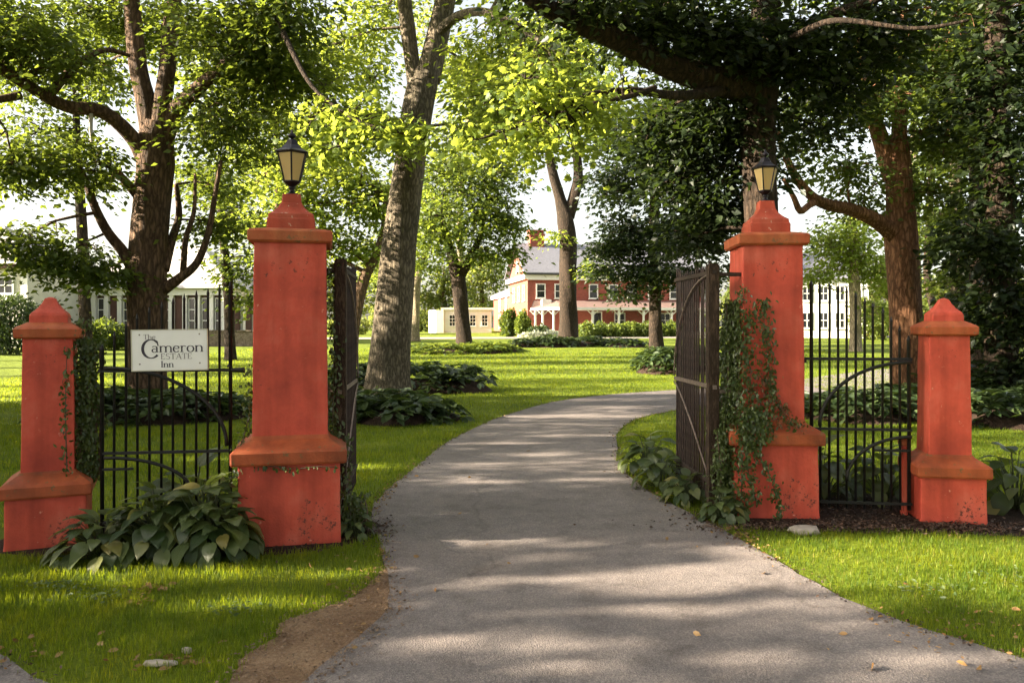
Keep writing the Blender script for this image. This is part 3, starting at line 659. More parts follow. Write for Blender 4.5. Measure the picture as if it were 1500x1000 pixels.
MB().add([(.4, 10, 5.1), (12.5, 10, 5.1), (12.5, 26.5, 5.1), (.4, 26.5, 5.1), (6.4, 10.02, 7.6), (6.4, 26.5, 7.6)], [(3, 2, 1, 0), (0, 4, 5, 3), (1, 2, 5, 4), (0, 1, 4), (2, 3, 5)]).build('rear_roof', M['slate'], H)
MB().box(.55, .88, 10.2, 26.2, 4.6, 5.08).build('cornice', M['white_paint'], H)
for v in (12.5, 16.5, 21): window_on(H, 'y', v, .9, 3.1, 4.4, .95); window_on(H, 'y', v, .9, .9, 2.4, .95)
# porch round the corner
PP = [(.35, -.02), (3.0, -3.6), (19.2, -3.6), (19.2, -.02)]
PT = [(.6, -.015), (2.9, -.4), (19.0, -.4), (19.0, -.015)]
pr = MB().prism(PP, 2.86, 3.62, PT).build('porch_roof', M['red_roof'], H)
MB().prism([(x*1.0+dx, y+dy) for (x, y), (dx, dy) in zip(PP, [(-.05, 0), (-.02, -.1), (.05, -.1), (.05, 0)])], 2.62, 2.858).build('porch_fascia', M['white_paint'], H)
MB().prism([(.5, -.02), (3.05, -3.45), (19.1, -3.45), (19.1, -.02)], 0, .42).build('porch_floor', M['cream_paint'], H)
posts = [(3.12, -3.38), (5.88, -3.38), (8.58, -3.38), (11.16, -3.38), (14.15, -3.38), (17.2, -3.38), (.75, -.25), (1.35, -1.0), (2.2, -2.15)]
for u, v in posts:
    p_ = MB(); p_.box(u-.09, u+.09, v-.09, v+.09, .422, 2.618); p_.box(u-.13, u+.13, v-.13, v+.13, 2.30, 2.42); p_.box(u-.13, u+.13, v-.13, v+.13, .423, .60)
    po = p_.build('porch_post', M['white_paint'], H)
    for sg_ in (-1, 1):
        br = [(u+sg_*(.09+.5*math.sin(a)), v, 2.60-.5*(1-math.sin(a))*.9+.0) for a in [math.pi/2*i/6 for i in range(7)]]
        V, Fc = tube(br, .05, 5); mobj('bracket', pymesh('bracket', V, Fc, M['white_paint']), po)
MB().box(3.2, 19, -3.42, -3.36, 1.12, 1.20).build('porch_rail', M['white_paint'], H)
for u in (4.6, 9.8, 14.8): window_on(H, 'x', u, 0, .95, 2.3, 1.0, bars=(1, 1))
d_ = window_on(H, 'x', 7.3, 0, .45, 2.4, .95, bars=(0, 0), name='front_door')

# low white outbuilding left of the house
wb = empty('white_outbuilding', (-8.0, 92, gz(-8, 92)-.05), R(4), 'low white outbuilding with dark windows left of the brick house', 'building')
MB().box(0, 5.6, 0, 6, 0, 2.75).build('wall', M['white_paint'], wb)
MB().box(-.3, 5.9, -.35, 6.3, 2.752, 3.0).build('roof', M['white_paint'], wb)
MB().prism([(-1.8, 1.2), (-.9, -.3), (-.004, -.3), (-.004, 3)], 0, 2.7).build('bay', M['white_paint'], wb)
for u in (1.0, 2.4, 3.4, 4.8): window_on(wb, 'x', u, 0, .9, 2.1, .6, bars=(1, 2), trim=.07)
# white shed even farther left
ws = empty('white_shed', (-14.3, 84, gz(-12, 84)-.05), R(3), 'small plain white shed glowing in the sun behind the centre trunk', 'shed')
MB().box(0, 3.1, 0, 4, 0, 1.6).build('wall', M['white_paint'], ws)
MB().add([(-.2, -.2, 1.6), (3.3, -.2, 1.6), (3.3, 4.2, 1.6), (-.2, 4.2, 1.6), (-.2, 2, 2.5), (3.3, 2, 2.5)], [(3, 2, 1, 0), (0, 1, 5, 4), (2, 3, 4, 5), (0, 4, 3), (1, 2, 5)]).build('roof', M['pale_roof'], ws)
MB().box(1.1, 2.0, -.05, -.004, 0, 1.45).build('door', M['cream_paint'], ws)

# glazed pavilion at the left
cz = gz(-25, 56)-.05
cv = empty('glazed_pavilion', (-32.2, 57, cz), R(-6), 'glazed pavilion with white pilasters and pale hipped roof at left', 'building')
cv.scale = (1, 1, 1.2)
MB().box(0, 12.0, 0, 9, 0, 3.35).build('wall', M['dark_brown'], cv)
MB().add([(-.7, -.7, 3.36), (12.7, -.7, 3.36), (12.7, 9.7, 3.36), (-.7, 9.7, 3.36), (4.2, 4.5, 6.3), (7.8, 4.5, 6.3)], [(3, 2, 1, 0), (0, 1, 5, 4), (1, 2, 5), (2, 3, 4, 5), (3, 0, 4)]).build('roof', M['pale_roof'], cv)
MB().box(-.3, 12.3, -.3, -.004, 2.95, 3.355).build('entablature', M['white_paint'], cv)
MB().box(12.004, 12.3, -.3, 9.2, 2.95, 3.355).build('entablature', M['white_paint'], cv)
for i in range(13):
    u = .1+i*.985
    MB().box(u-.16, u+.16, -.22, -.004, 0, 2.948).build('pilaster', M['white_paint'], cv)
    if i < 12 and i not in (3, 8): window_on(cv, 'x', u+.49, 0, .8, 2.75, .40, bars=(0, 2), trim=.05)
for i in range(5): MB().box(12.004, 12.2, .3+i*1.9, .7+i*1.9, 0, 2.948).build('pilaster', M['white_paint'], cv)
# low rubble wall in front of it
sw_ = empty('rubble_wall', (-21.8, 52, gz(-19, 52)-.05), R(2), 'low brown rubble stone wall in front of the glazed pavilion', 'wall')
mb = MB(); mb.box(0, 7.0, 0, .45, 0, 1.02); mb.build('wall_body', M['stone_wall'], sw_, bevel=.04)
for i in range(14): MB().box(i*.5+.01, i*.5+.49, -.05, .5, 1.022, 1.12+random.uniform(0, .03)).build('coping_stone', M['stone_wall'], sw_, bevel=.03)

# cottage at the far left
ct = empty('cottage', (-46, 50, gz(-35, 50)-.05), 0, 'pale clapboard cottage corner with a white window at the left picture edge', 'house')
MB().box(0, 15.1, 0, 8, 0, 5.35).build('wall', M['cream_paint'], ct)
MB().add([(-.5, -.6, 5.36), (15.5, -.6, 5.36), (15.5, 8.6, 5.36), (-.5, 8.6, 5.36), (4, 4, 8.4), (11, 4, 8.4)], [(3, 2, 1, 0), (0, 1, 5, 4), (1, 2, 5), (2, 3, 4, 5), (3, 0, 4)]).build('roof', M['pale_roof'], ct)
MB().box(14.75, 15.18, -.08, -.004, 0, 5.2).build('corner_board', M['white_paint'], ct)
MB().box(0, 15.3, -.45, -.004, 5.1, 5.358).build('eaves_board', M['dark_brown'], ct)
for i in range(24): MB().box(0, 14.74, -.035, -.004, .2+i*.2, .385+i*.2).build('clapboard', M['cream_paint'], ct)
for u in (13.75, 11.5, 9.0): window_on(ct, 'x', u, -.04, 3.55, 4.5, .95, bars=(1, 1))
# white house at the right
wh = empty('white_house', (26.0, 72, gz(28, 72)-.05), R(-14), 'white clapboard house with small windows seen through the right fence', 'house')
MB().box(0, 6.2, 0, 8, 0, 5.4).build('wall', M['white_paint'], wh)
MB().add([(-.5, -.5, 5.41), (6.7, -.5, 5.41), (6.7, 8.5, 5.41), (-.5, 8.5, 5.41), (-.5, 4, 8.2), (6.7, 4, 8.2)], [(3, 2, 1, 0), (0, 1, 5, 4), (2, 3, 4, 5), (0, 4, 3), (1, 2, 5)]).build('roof', M['slate'], wh)
for u in (1.0, 2.4, 3.8, 5.2):
    window_on(wh, 'x', u, 0, 3.5, 4.7, .7, bars=(1, 1)); window_on(wh, 'x', u, 0, 1.0, 2.3, .7, bars=(1, 1))
#@@TREES
# ------------------------------------------------------------------ trees
T_DIA = (np.array([(0, 0, 0), (.42, .30, .06), (1, 0, -.10), (.42, -.30, .06)]), np.array([(0, 2, 1), (0, 3, 2)]))
_lob = [(0, 0), (.10, .26), (-.02, .46), (.30, .40), (.46, .60), (.60, .30), (.78, .30), (1.0, 0), (.78, -.30), (.60, -.30), (.46, -.60), (.30, -.40), (-.02, -.46), (.10, -.26)]
T_LOB = (np.array([(.38, 0, .03)] + [(x, y, -.16*abs(y)-.10*x*x) for x, y in _lob]), np.array([(0, i+2 if i+2 <= 14 else 1, i+1) for i in range(14)]))
T_OVAL = (np.array([(0, 0, 0), (.25, .2, .05), (.6, .24, .03), (1, 0, -.12), (.6, -.24, .03), (.25, -.2, .05)]), np.array([(0, 2, 1), (0, 3, 2), (0, 4, 3), (0, 5, 4)]))
def norm(a): return a/np.maximum(np.linalg.norm(a, axis=-1, keepdims=True), 1e-9)
def leaf_cloud(pos, axis_, nrm, size, tpl):
    TV, TF = tpl
    ax = norm(axis_); sd_ = norm(np.cross(nrm, ax)); up = np.cross(ax, sd_)
    V = pos[:, None, :] + size[:, None, None]*(TV[None, :, 0, None]*ax[:, None, :]+TV[None, :, 1, None]*sd_[:, None, :]+TV[None, :, 2, None]*up[:, None, :])
    n, k = len(pos), len(TV)
    Fc = (np.arange(n)[:, None, None]*k+TF[None]).reshape(-1, 3)
    return V.reshape(-1, 3), Fc
class Tree:
    def __init__(s, name, label, base, bark, leaf, size=.14, per=30, rs=.42, tpl=T_DIA, cat='tree', group=None, seed=1, twig_r=.010, flat=.35):
        s.e = empty(name, base, 0, label, cat, group); s.base = Vector(base); s.bark, s.leaf = M[bark], M[leaf]
        s.size, s.per, s.rs, s.tpl, s.twig_r, s.flat = size, per, rs, tpl, twig_r, flat
        s.sk = []; s.sp = []; s.tw = MB(); s.r = np.random.default_rng(seed); s.rr = random.Random(seed); s.first = True
    def loc(s, p): return Vector(p)-s.base
    def limb(s, pts, name=None, n=None, mat=None, step=None, flare=0.0, knots=0.012):
        """pts: (px, py, depth, radius px)"""
        W = [P(a, b_, d) for a, b_, d, r_ in pts]; rd = [r_/F_PX*d for a, b_, d, r_ in pts]
        step = step or max(.08, rd[0]*.5); n = n or (28 if rd[0] > .2 else 12 if rd[0] > .06 else 7)
        q, rr = smooth_path(W, rd, step)
        V, Fc = tube([s.loc(p) for p in q], rr, n)
        # uneven, fluted surface
        m_ = len(q); ph = s.rr.uniform(0, 6); VV = []
        for i in range(m_):
            c = s.loc(q[i]); hgt = max(0.0, q[i].z-s.base.z)
            for k in range(n):
                v_ = Vector(V[i*n+k]); a = 2*math.pi*k/n
                f = 1+.05*math.sin(3*a+ph+1.3*q[i].z)+.035*math.sin(5*a-ph+2.1*q[i].z)+s.rr.uniform(-knots, knots)
                if flare: f += flare*math.exp(-hgt/.28)*(1+.45*math.sin(5*a+ph))
                VV.append(c+(v_-c)*f)
        nm = name or ('trunk' if s.first else 'limb'); s.first = False
        mobj(nm, pymesh(nm, VV, Fc, mat or s.bark, True), s.e)
        s.sk += [(p, r_) for p, r_ in zip(q[1:], rr[1:])]
    def clump(s, px, py, Y, rx, ry, k, rd=None, thr=None):
        """a mass of foliage sprays round a point; rx, ry in px at that depth; k sprays"""
        c = np.array(P(px, py, Y)); a = rx/F_PX*Y; h = ry/F_PX*Y; d = rd or a
        sk = np.array([tuple(p) for p, _ in s.sk]); srd = np.array([r_ for _, r_ in s.sk])
        di = np.linalg.norm(sk-c, axis=1); j = int(np.argmin(di))
        nodes = [sk[j]]
        if di[j] > .5*min(a, h)+.3:
            p0, p1 = Vector(sk[j]), Vector(c); mid = (p0+p1)/2+Vector((s.rr.uniform(-.15, .15), s.rr.uniform(-.15, .15), .12))*(p1-p0).length*.5
            r0 = min(srd[j]*.7, .012+.018*di[j]); q, rr = smooth_path([p0, mid, p1], [r0, r0*.7, r0*.35], .35)
            V, Fc = tube([s.loc(x) for x in q], rr, 6); s.tw.add(V, Fc); nodes += [np.array(x) for x in q[1:]]
        else: nodes += [sk[i] for i in np.argsort(di)[:6]]
        nodes = np.array(nodes)
        u = norm(s.r.normal(size=(k, 3)))*(s.r.random((k, 1))**.45)
        pts = c+u*np.array([a, d, h])
        pts = pts[pts[:, 2] > gz(px, Y)+.25]
        for p in pts:
            i = int(np.argmin(np.linalg.norm(nodes-p, axis=1))); p0 = Vector(nodes[i]); p1 = Vector(p)
            L_ = (p1-p0).length
            if L_ > .15:
                mid = (p0+p1)/2+Vector((s.rr.uniform(-.1, .1), s.rr.uniform(-.1, .1), .10))*L_
                V, Fc = tube([s.loc(p0), s.loc(mid), s.loc(p1)], [s.twig_r*1.6, s.twig_r, s.twig_r*.4], 4, False); s.tw.add(V, Fc)
            s.sp.append((p, norm(p-np.array(p0)+1e-6)))
    def finish(s):
        if s.tw.V: s.tw.build('twigs', s.bark, s.e, True, kind='stuff')
        ns = len(s.sp); C = np.array([p for p, _ in s.sp]); D = np.array([d for _, d in s.sp])
        n = ns*s.per; C = np.repeat(C, s.per, 0); D = np.repeat(D, s.per, 0)
        off = s.r.normal(size=(n, 3))*s.rs*.62; off[:, 2] *= s.flat
        off -= D*s.rs*.5*s.r.random((n, 1))
        rad = np.linalg.norm(off[:, :2], axis=1); off[:, 2] -= .28*rad*rad/s.rs
        pos = C+off-np.array(s.base)
        ax = off*[1, 1, .3]+.5*s.rs*s.r.normal(size=(n, 3))*[1, 1, .5]+D*.15*s.rs; ax[:, 2] -= .22*s.rs
        nr = s.r.normal(size=(n, 3))*.55+[0, 0, .9]
        V, Fc = leaf_cloud(pos, ax, nr, s.size*s.r.uniform(.5, 1.4, n), s.tpl)
        mobj('crown', fast_mesh('crown', V, Fc, s.leaf), s.e, kind='stuff')
        return n
def base_of(px, Y):
    x = (px-750)/F_PX*Y; return Vector((x, Y, gz(x, Y)-.05))
nleaf = 0
# great tree at the left, behind the sign
Y1 = 15.3
t1 = Tree('maple_tree', 'big brown tree with spreading dark limbs behind the white sign', base_of(214, Y1), 'bark_brown', 'leaf_mid', .125, 46, .46, seed=11)
t1.limb([(214, 612, Y1, 29), (215, 560, Y1, 27), (216, 500, Y1, 27), (217, 400, Y1, 27), (221, 310, Y1, 25), (226, 240, Y1, 26), (228, 200, Y1, 23), (232, 180, Y1, 17)], flare=.22)
t1.limb([(224, 215, Y1, 15), (214, 150, Y1, 14), (205, 110, Y1, 13), (197, 50, Y1, 12), (190, -40, Y1, 10), (182, -180, Y1+.3, 6)])
t1.limb([(236, 210, Y1, 15), (256, 165, Y1, 13), (292, 128, Y1-.3, 10), (340, 85, Y1-.6, 8), (400, 20, Y1-1, 6), (450, -60, Y1-1.2, 4)])
t1.limb([(232, 190, Y1, 15), (244, 110, Y1, 12), (250, 40, Y1+.3, 11), (262, -60, Y1+.6, 9), (272, -220, Y1+.8, 5)])
t1.limb([(216, 242, Y1, 14), (196, 204, Y1-.3, 11), (152, 165, Y1-.8, 10), (95, 155, Y1-1.3, 9), (45, 128, Y1-1.8, 8), (0, 100, Y1-2.2, 8), (-70, 55, Y1-2.6, 5)])
t1.limb([(70, 142, Y1-1.6, 7), (110, 98, Y1-1.5, 5.5), (152, 74, Y1-1.3, 4), (190, 82, Y1-1, 2.5)])
t1.limb([(30, 140, Y1-2, 6), (-20, 150, Y1-2.4, 5), (-80, 170, Y1-2.8, 3)])
t1.limb([(198, 398, Y1, 11), (180, 368, Y1-.2, 8), (158, 340, Y1-.4, 7), (140, 305, Y1-.6, 6), (126, 265, Y1-.7, 5), (112, 235, Y1-.8, 3)])
t1.limb([(205, 290, Y1, 8), (180, 262, Y1-.3, 6), (160, 243, Y1-.6, 5), (138, 238, Y1-.8, 3)])
t1.limb([(238, 425, Y1, 9), (262, 408, Y1-.1, 7), (288, 385, Y1-.2, 5.5), (305, 340, Y1-.3, 4.5), (315, 285, Y1-.4, 3.5), (324, 235, Y1-.4, 2.5)])
t1.limb([(268, 402, Y1-.1, 5), (272, 350, Y1-.5, 4), (284, 310, Y1-.6, 3), (286, 255, Y1-.6, 2)])
t1.limb([(240, 395, Y1, 8), (252, 350, Y1+.3, 6), (262, 315, Y1+.5, 5), (258, 270, Y1+.5, 3)])
t1.limb([(134, 152, Y1-1.0, 3.2), (133, 190, Y1-1.0, 3), (137, 225, Y1-1.0, 2), (139, 250, Y1-1.0, 1)], name='dead_branch', mat=M['dead_wood'])
for c in [(40, 60, 13.2, 120, 60, 60), (-60, 20, 13, 120, 90, 50), (150, 20, 16.4, 90, 50, 44), (250, 40, 16.8, 90, 60, 46), (340, 40, 14.5, 110, 70, 75), (420, 20, 14, 80, 70, 50), (150, 105, 16.2, 60, 30, 16),
          (90, 235, 14, 95, 42, 46), (20, 240, 13.5, 70, 48, 30), (150, 260, 16, 45, 26, 10), (330, 190, 15.5, 85, 70, 55), (310, 270, 16.8, 50, 50, 22), (365, 120, 16, 70, 50, 34), (400, 110, 15, 60, 60, 30),
          (90, 380, 14.6, 80, 34, 40), (30, 350, 14.2, 60, 22, 16), (150, 400, 14.8, 45, 25, 18), (320, 330, 16, 50, 40, 22),
          (60, -120, 14, 160, 90, 55), (250, -150, 15.3, 190, 110, 70), (420, -120, 14.5, 110, 90, 40), (-120, -100, 14, 140, 120, 45)]: t1.clump(*c)
nleaf += t1.finish()

# leaning centre trunk
Y2 = 17.5
t2 = Tree('maple_tree', 'tall thick trunk leaning right in the hosta beds left of the drive', base_of(566, Y2), 'bark_grey', 'leaf_bright', .135, 44, .5, T_OVAL, seed=12)
t2.limb([(565, 598, Y2, 34), (567, 560, Y2, 31.5), (573, 500, Y2, 29), (580, 420, Y2, 27), (590, 320, Y2, 24), (600, 230, Y2, 22), (611, 165, Y2, 22), (620, 125, Y2, 22), (628, 100, Y2, 18)], flare=.26)
t2.limb([(612, 135, Y2, 14), (604, 90, Y2, 11), (597, 40, Y2, 11), (591, -10, Y2, 10), (584, -120, Y2, 8), (572, -260, Y2, 5)])
t2.limb([(626, 118, Y2, 19), (636, 75, Y2, 17), (648, 20, Y2, 15.5), (662, -60, Y2-.3, 13), (682, -200, Y2-.6, 10), (694, -340, Y2-.8, 5)])
t2.limb([(640, 50, Y2, 8), (668, 26, Y2-.8, 7), (705, 18, Y2-1.6, 6), (745, 30, Y2-2.4, 5), (790, 60, Y2-3.2, 3)])
t2.limb([(600, 190, Y2-.2, 5), (560, 175, Y2-1, 4), (510, 160, Y2-2, 3), (460, 170, Y2-2.6, 2)])
for c in [(470, 190, 15.4, 85, 40, 32), (540, 185, 16, 60, 32, 24), (585, 205, 16.2, 36, 22, 9), (450, 110, 15.6, 70, 50, 26), (505, 60, 17.8, 60, 60, 26), (690, 190, 16.5, 45, 40, 14), (720, 70, 15.5, 60, 50, 26), (730, 150, 15.2, 70, 45, 24),
          (800, 100, 14.5, 80, 55, 32), (780, 190, 14.6, 70, 35, 20), (690, 110, 19, 60, 50, 22), (850, 150, 14.4, 60, 40, 18), (560, 20, 19, 60, 50, 22), (620, -110, 17.3, 180, 80, 60), (780, -80, 15.5, 120, 80, 40), (480, -80, 16.5, 130, 80, 46), (690, -240, 17, 200, 110, 50)]: t2.clump(*c)
nleaf += t2.finish()

# dark tree behind the right pillar with the great limb
Y6 = 12.0
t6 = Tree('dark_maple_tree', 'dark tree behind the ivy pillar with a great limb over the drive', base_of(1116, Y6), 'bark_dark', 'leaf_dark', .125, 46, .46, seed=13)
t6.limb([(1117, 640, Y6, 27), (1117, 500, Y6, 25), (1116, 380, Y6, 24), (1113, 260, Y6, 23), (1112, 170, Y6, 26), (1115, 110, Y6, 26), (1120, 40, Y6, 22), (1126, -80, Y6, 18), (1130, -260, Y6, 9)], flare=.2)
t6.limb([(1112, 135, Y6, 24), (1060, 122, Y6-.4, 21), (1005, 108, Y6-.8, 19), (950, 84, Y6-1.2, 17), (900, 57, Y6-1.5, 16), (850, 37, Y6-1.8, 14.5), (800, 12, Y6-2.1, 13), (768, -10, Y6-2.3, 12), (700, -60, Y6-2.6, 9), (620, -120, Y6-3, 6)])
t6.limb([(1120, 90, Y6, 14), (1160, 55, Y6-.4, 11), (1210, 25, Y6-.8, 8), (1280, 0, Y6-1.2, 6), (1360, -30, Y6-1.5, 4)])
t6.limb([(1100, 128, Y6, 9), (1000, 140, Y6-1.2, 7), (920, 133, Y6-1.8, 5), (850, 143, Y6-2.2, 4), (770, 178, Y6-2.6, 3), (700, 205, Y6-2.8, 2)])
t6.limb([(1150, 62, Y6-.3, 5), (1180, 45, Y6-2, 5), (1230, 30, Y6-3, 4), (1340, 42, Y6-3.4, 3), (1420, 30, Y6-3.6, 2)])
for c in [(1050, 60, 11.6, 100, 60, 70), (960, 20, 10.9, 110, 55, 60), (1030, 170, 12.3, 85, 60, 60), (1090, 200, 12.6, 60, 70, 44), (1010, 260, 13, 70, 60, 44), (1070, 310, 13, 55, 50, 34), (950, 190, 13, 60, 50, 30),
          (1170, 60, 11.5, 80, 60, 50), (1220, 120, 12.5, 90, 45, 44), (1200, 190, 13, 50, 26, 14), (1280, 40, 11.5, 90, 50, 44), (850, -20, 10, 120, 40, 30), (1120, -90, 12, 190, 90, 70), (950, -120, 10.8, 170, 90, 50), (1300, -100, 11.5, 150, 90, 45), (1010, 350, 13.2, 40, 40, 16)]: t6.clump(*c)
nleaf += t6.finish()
# the sunlit sprays that hang over the drive from the great limb's twig
t6b = Tree('hanging_maple_bough', 'bright yellow-green maple bough hanging over the drive at upper centre', P(905, 150, 10.2), 'bark_dark', 'leaf_bright', .078, 24, .36, T_LOB, cat='branch', seed=14, flat=.5)
t6b.limb([(960, 128, 10.2, 4), (920, 142, 9.9, 4), (880, 150, 9.7, 3.5), (820, 165, 9.4, 3), (760, 185, 9.2, 2.2), (700, 205, 9, 1.2)], name='bough')
for c in [(820, 150, 9.4, 60, 36, 16), (770, 120, 9.3, 50, 36, 12), (750, 200, 9.2, 50, 26, 12), (870, 180, 9.8, 40, 26, 10), (690, 205, 9.0, 30, 20, 6), (820, 212, 9.4, 40, 18, 7), (900, 120, 9.9, 30, 26, 7)]: t6b.clump(*c)
nleaf += t6b.finish()

t2b = Tree('hanging_maple_bough', 'bright yellow-green maple bough hanging before the leaning trunk, above the left lantern', P(470, 120, 12.2), 'bark_dark', 'leaf_bright', .095, 22, .36, T_LOB, cat='branch', seed=16)
t2b.limb([(402, 16, 14.2, 5), (425, 70, 13.3, 4), (460, 130, 12.5, 3), (520, 175, 11.9, 2.5), (570, 190, 11.7, 2), (620, 205, 11.6, 1)], name='bough')
for c in [(470, 170, 12.2, 40, 30, 9), (530, 165, 12, 40, 32, 10), (575, 195, 11.8, 40, 30, 10), (500, 215, 12.1, 40, 20, 7), (620, 190, 11.7, 30, 26, 6), (440, 210, 12.4, 26, 20, 4)]: t2b.clump(*c)
nleaf += t2b.finish()

# reddish tree at the right
Y7 = 16.0
t7 = Tree('flaky_bark_tree', 'sunlit reddish flaky-barked tree behind the right iron fence', base_of(1331, Y7), 'bark_red', 'leaf_mid', .12, 42, .44, seed=15)
t7.limb([(1333, 615, Y7, 25), (1331, 560, Y7, 24), (1328, 470, Y7, 22), (1323, 400, Y7, 22), (1320, 350, Y7, 23), (1318, 290, Y7, 19), (1313, 230, Y7, 18), (1311, 205, Y7, 15)], flare=.2)
t7.limb([(1308, 262, Y7, 14), (1292, 210, Y7, 12), (1276, 160, Y7, 10), (1262, 90, Y7, 8), (1250, 0, Y7+.3, 6), (1240, -120, Y7+.4, 3)])
t7.limb([(1315, 222, Y7, 12), (1318, 170, Y7, 10), (1317, 110, Y7, 8), (1322, 30, Y7, 7), (1326, -80, Y7, 5)])
t7.limb([(1316, 348, Y7, 15), (1282, 322, Y7-.3, 10.5), (1245, 306, Y7-.6, 9), (1212, 299, Y7-.9, 8.5), (1190, 288, Y7-1.1, 7), (1166, 260, Y7-1.3, 6), (1150, 225, Y7-1.4, 5), (1138, 190, Y7-1.5, 3)])
t7.limb([(1200, 293, Y7-1, 5.5), (1186, 300, Y7-1.2, 5), (1172, 309, Y7-1.4, 5), (1163, 290, Y7-1.5, 4), (1148, 262, Y7-1.6, 3)])
for c in [(1250, 150, 15.5, 90, 45, 46), (1240, 250, 15.6, 45, 35, 22), (1290, 80, 16, 80, 60, 44), (1350, 100, 16, 70, 70, 44), (1180, 150, 15, 50, 40, 22), (1260, 290, 16.6, 40, 40, 16), (1380, 200, 16, 60, 60, 40),
          (1360, 280, 16, 50, 40, 24), (1160, 220, 14.8, 30, 40, 10), (1280, -60, 16, 150, 80, 50), (1400, 20, 16, 90, 80, 50)]: t7.clump(*c)
nleaf += t7.finish()

# dark wood edge at the right
def simple_tree(name, label, px, Y, trunk, clumps, bark, leaf, size, per, rs, seed, tpl=T_DIA, group=None, flare=.2, extra=(), twig=.01, flat=.35):
    global nleaf
    t = Tree(name, label, base_of(px, Y), bark, leaf, size, per, rs, tpl, 'tree', group, seed, twig, flat)
    t.limb([(a, b_, Y+(d if d else 0), r_) for a, b_, d, r_ in trunk], flare=flare)
    for l in extra: t.limb([(a, b_, Y+d, r_) for a, b_, d, r_ in l])
    for c in clumps: t.clump(c[0], c[1], Y+c[2], c[3], c[4], c[5])
    nleaf += t.finish()
wg = 'trees of the dark wood at right'
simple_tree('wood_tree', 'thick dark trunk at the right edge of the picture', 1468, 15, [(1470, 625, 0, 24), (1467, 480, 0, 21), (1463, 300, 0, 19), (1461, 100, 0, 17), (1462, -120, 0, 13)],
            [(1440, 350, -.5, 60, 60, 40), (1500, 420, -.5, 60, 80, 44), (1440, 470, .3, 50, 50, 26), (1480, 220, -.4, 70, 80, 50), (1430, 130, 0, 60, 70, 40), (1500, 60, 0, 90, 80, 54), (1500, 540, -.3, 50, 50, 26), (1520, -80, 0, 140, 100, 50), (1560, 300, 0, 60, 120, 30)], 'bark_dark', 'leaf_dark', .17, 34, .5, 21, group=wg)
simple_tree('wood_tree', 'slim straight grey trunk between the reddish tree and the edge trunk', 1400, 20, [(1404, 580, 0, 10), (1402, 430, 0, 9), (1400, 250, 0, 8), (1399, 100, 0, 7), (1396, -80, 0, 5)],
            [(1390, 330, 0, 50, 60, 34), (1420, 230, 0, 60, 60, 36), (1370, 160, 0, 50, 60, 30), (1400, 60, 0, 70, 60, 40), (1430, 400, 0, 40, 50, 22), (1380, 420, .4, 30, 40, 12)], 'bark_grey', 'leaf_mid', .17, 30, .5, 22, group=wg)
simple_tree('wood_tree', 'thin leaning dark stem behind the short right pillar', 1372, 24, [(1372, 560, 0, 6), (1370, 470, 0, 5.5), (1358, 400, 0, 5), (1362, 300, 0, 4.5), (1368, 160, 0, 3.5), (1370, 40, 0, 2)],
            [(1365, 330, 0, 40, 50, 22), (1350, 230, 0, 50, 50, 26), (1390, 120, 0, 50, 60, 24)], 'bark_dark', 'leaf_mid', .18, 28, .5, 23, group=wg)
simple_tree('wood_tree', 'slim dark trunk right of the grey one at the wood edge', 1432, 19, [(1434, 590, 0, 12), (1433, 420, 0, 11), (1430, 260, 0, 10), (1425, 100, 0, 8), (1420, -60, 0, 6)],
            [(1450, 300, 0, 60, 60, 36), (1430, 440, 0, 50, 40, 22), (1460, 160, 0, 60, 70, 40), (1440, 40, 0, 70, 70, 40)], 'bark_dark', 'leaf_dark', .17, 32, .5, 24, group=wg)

# trees of the middle distance
mg = 'trees standing on the far lawn'
simple_tree('lawn_tree', 'dark forked tree on the far bed left of the brick house', 676, 50, [(681, 509, 0, 12), (677, 470, 0, 10.5), (673, 425, 0, 11), (669, 398, 0, 10), (662, 375, 0, 7), (652, 340, 0, 5), (648, 300, 0, 3)],
            [(640, 330, -1, 55, 45, 60), (690, 300, -1, 60, 60, 80), (740, 320, 0, 40, 40, 40), (660, 250, 0, 70, 50, 70), (730, 250, 0, 55, 45, 50), (700, 370, -1, 40, 26, 22), (625, 380, 0, 35, 22, 20), (745, 370, 0, 25, 25, 14)], 'bark_dark', 'leaf_mid', .30, 30, .9, 31, group=mg,
            extra=[[(671, 410, 0, 8), (690, 375, 0, 6), (704, 345, 0, 4), (712, 300, 0, 2.5)]], twig=.02)
simple_tree('lawn_tree', 'tall bare forked trunk standing in front of the brick house', 833, 58, [(833, 503, 0, 15), (832, 440, 0, 12.5), (832, 370, 0, 12.5), (829, 325, 0, 12), (820, 290, 0, 8), (806, 235, 0, 6.5), (800, 160, 0, 5), (792, 60, 0, 3)],
            [(780, 130, -1, 60, 50, 60), (850, 100, -1, 70, 60, 70), (800, 40, 0, 80, 60, 60), (890, 180, 0, 40, 30, 24), (775, 210, 0, 40, 30, 22), (880, 40, 0, 70, 60, 50), (815, 345, -1, 14, 14, 6), (870, 390, -1, 30, 16, 10)], 'bark_dark', 'leaf_bright', .32, 28, 1.0, 32, group=mg,
            extra=[[(832, 318, 0, 9), (842, 285, 0, 8), (847, 255, 0, 7), (843, 200, 0, 6), (844, 130, 0, 4), (850, 40, 0, 3)], [(846, 275, 0, 5), (855, 265, 0, 4.5), (858, 258, 0, 4)], [(834, 400, 0, 3), (850, 392, 0, 2), (868, 390, 0, 1)]], twig=.022)
